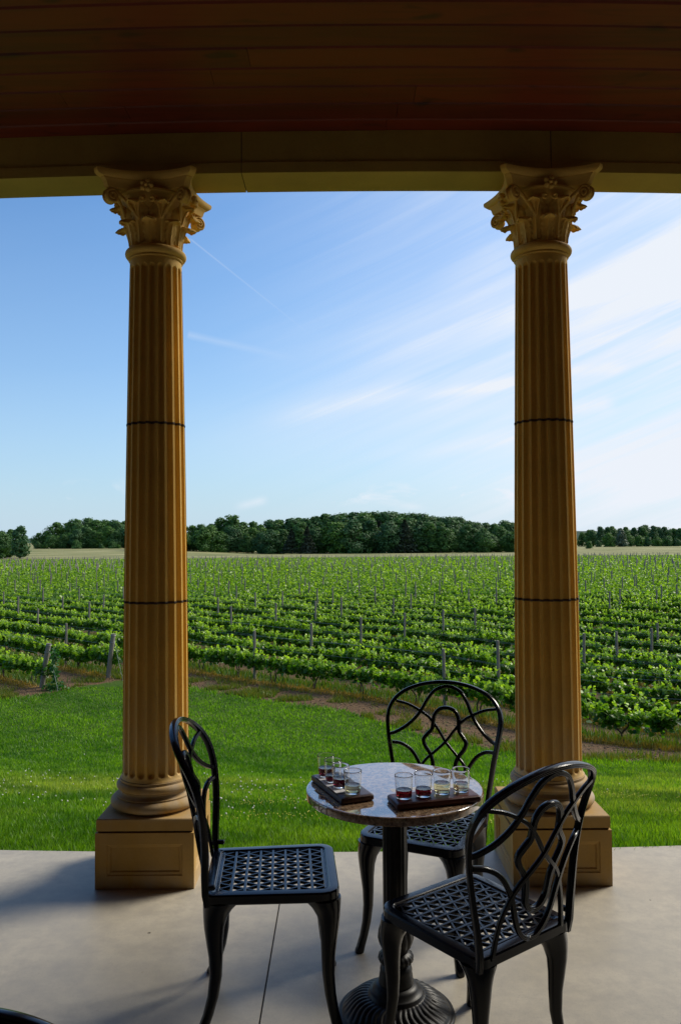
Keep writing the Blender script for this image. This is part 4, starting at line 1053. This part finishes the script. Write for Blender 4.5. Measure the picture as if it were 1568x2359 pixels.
def tree(px, d, hh, kind, label, group, wsc=1.0, nm=None):
    x = (px-784)/1837.3*d; v = random.randrange(len(TP[kind])); key = (kind, v)
    if key not in first:
        o = empty(nm or {'bush': 'bush', 'conifer': 'pine_tree'}.get(kind, 'broadleaf_tree')); tr, fo = TP[kind][v]; link('trunk', tr, M['bark'], o); link('crown', fo, None, o); first[key] = o
    else: o = copy_tree(first[key])
    h0 = {'oak': 20, 'tall': 21, 'conifer': 18.5, 'bush': 6.5, 'feather': 20, 'silver': 12}[kind]
    o.location = (x, d, float(hgt(x, d))-.2); s_ = hh/h0; o.scale = (s_*wsc, s_*wsc, s_); o.rotation_euler.z = random.uniform(0, 6.28)
    tag(o, label, 'bush' if kind == 'bush' else 'tree', group); return o
def hpx(top, px, d):     # height so that the crown reaches picture height top
    x = (px-784)/1837.3*d; return 1.57+(1237-top-(px-784)*.0071*-1)/1837.3*d-float(hgt(x, d))
KN = {'oak': 'broad rounded', 'tall': 'tall narrow', 'conifer': 'dark pointed conifer-like', 'feather': 'open feathery', 'bush': 'low round bushy', 'silver': 'pale silvery'}
# centre wood
sky_c = [(60, 1240), (90, 1222), (130, 1200), (160, 1196), (195, 1190), (230, 1193), (280, 1194), (350, 1196), (430, 1204), (470, 1202), (520, 1192), (560, 1200), (600, 1203), (650, 1194), (700, 1190), (740, 1186), (780, 1182), (830, 1176), (880, 1180), (930, 1183), (990, 1188), (1040, 1195), (1090, 1204), (1140, 1208), (1190, 1210), (1240, 1216), (1290, 1222), (1340, 1232)]
sx_, sy_ = zip(*sky_c)
px = 85
while px < 1320:
    left = px < 330; d = (455 if left else 385)+random.uniform(-6, 10)
    kind = random.choice(['oak', 'oak', 'tall', 'tall', 'conifer' if 640 < px < 1000 else 'oak'])
    top = np.interp(px, sx_, sy_); hh = hpx(top+random.uniform(2, 24), px, d)
    tree(px, d, hh, kind, '%s tree at the front of the wood %s' % (KN[kind], 'left of the left column' if left else 'across the field'), 'front trees of the %s wood' % ('left' if left else 'middle'), 1.28)
    px += random.uniform(13, 24)*(1.0 if not left else .9)
px = 88
while px < 1300:
    left = px < 330; d = (475 if left else 410)+random.uniform(-4, 12); kind = random.choice(['oak', 'oak', 'tall'])
    if abs(px-525) < 10: kind = 'feather'
    top = np.interp(px, sx_, sy_); hh = hpx(top-7+random.uniform(-4, 5), px, d)
    tree(px, d, hh, kind, '%s skyline tree of the wood %s' % (KN[kind], 'left of the left column' if left else 'across the field'), 'skyline trees of the %s wood' % ('left' if left else 'middle'), 1.3)
    px += random.uniform(17, 26)
# the shrubs before the left wood
for (p_, tp) in ((175, 1237), (232, 1243), (258, 1240), (272, 1246)):
    tree(p_, 440, hpx(tp, p_, 440), 'bush', 'low bush at the foot of the left wood, %s' % {175: 'the widest one', 232: 'a small round one', 258: 'close to the column', 272: 'next to the column edge'}[p_], 'bushes before the left wood')
# near clump at far left
for (p_, d, tp, kd, lab) in ((2, 285, 1214, 'oak', 'dark leafy tree cut by the left edge of the picture'), (22, 292, 1210, 'tall', 'middle tree of the clump at the far left edge'), (45, 282, 1203, 'tall', 'tallest and rightmost tree of the clump at the far left')):
    tree(p_, d, hpx(tp, p_, d)*1.12, kd, lab, None, 1.15)
# right wood
for i_, p_ in enumerate(range(1335, 1650, 15)):
    d = 500+random.uniform(-8, 20); top = np.interp(p_, [1335, 1360, 1400, 1450, 1480, 1560, 1700], [1232, 1222, 1218, 1222, 1218, 1224, 1220])+random.uniform(-3, 4)
    tree(p_+random.uniform(-4, 4), d, hpx(top, p_, d), random.choice(['oak', 'tall', 'oak']), 'dark tree of the distant wood right of the right column', 'trees of the right wood', 1.1)
tree(1355, 400, hpx(1252, 1355, 400), 'bush', 'lone round bush in the pale field just right of the right column', None, .95)
tree(1428, 455, hpx(1226, 1428, 455), 'silver', 'pale silvery tree before the distant wood on the right', None, 1.0)
tree(1400, 455, hpx(1238, 1400, 455), 'bush', 'bright green bushy tree left of the pale silvery tree', None, .8)
for p_, tp in ((1375, 1254), (1450, 1250), (1470, 1241), (1490, 1244), (1512, 1249), (1535, 1246), (1555, 1252), (1580, 1248)):
    tree(p_, 460, hpx(tp, p_, 460), 'bush', 'low green bush along the foot of the distant right wood', 'bushes before the right wood', .9)
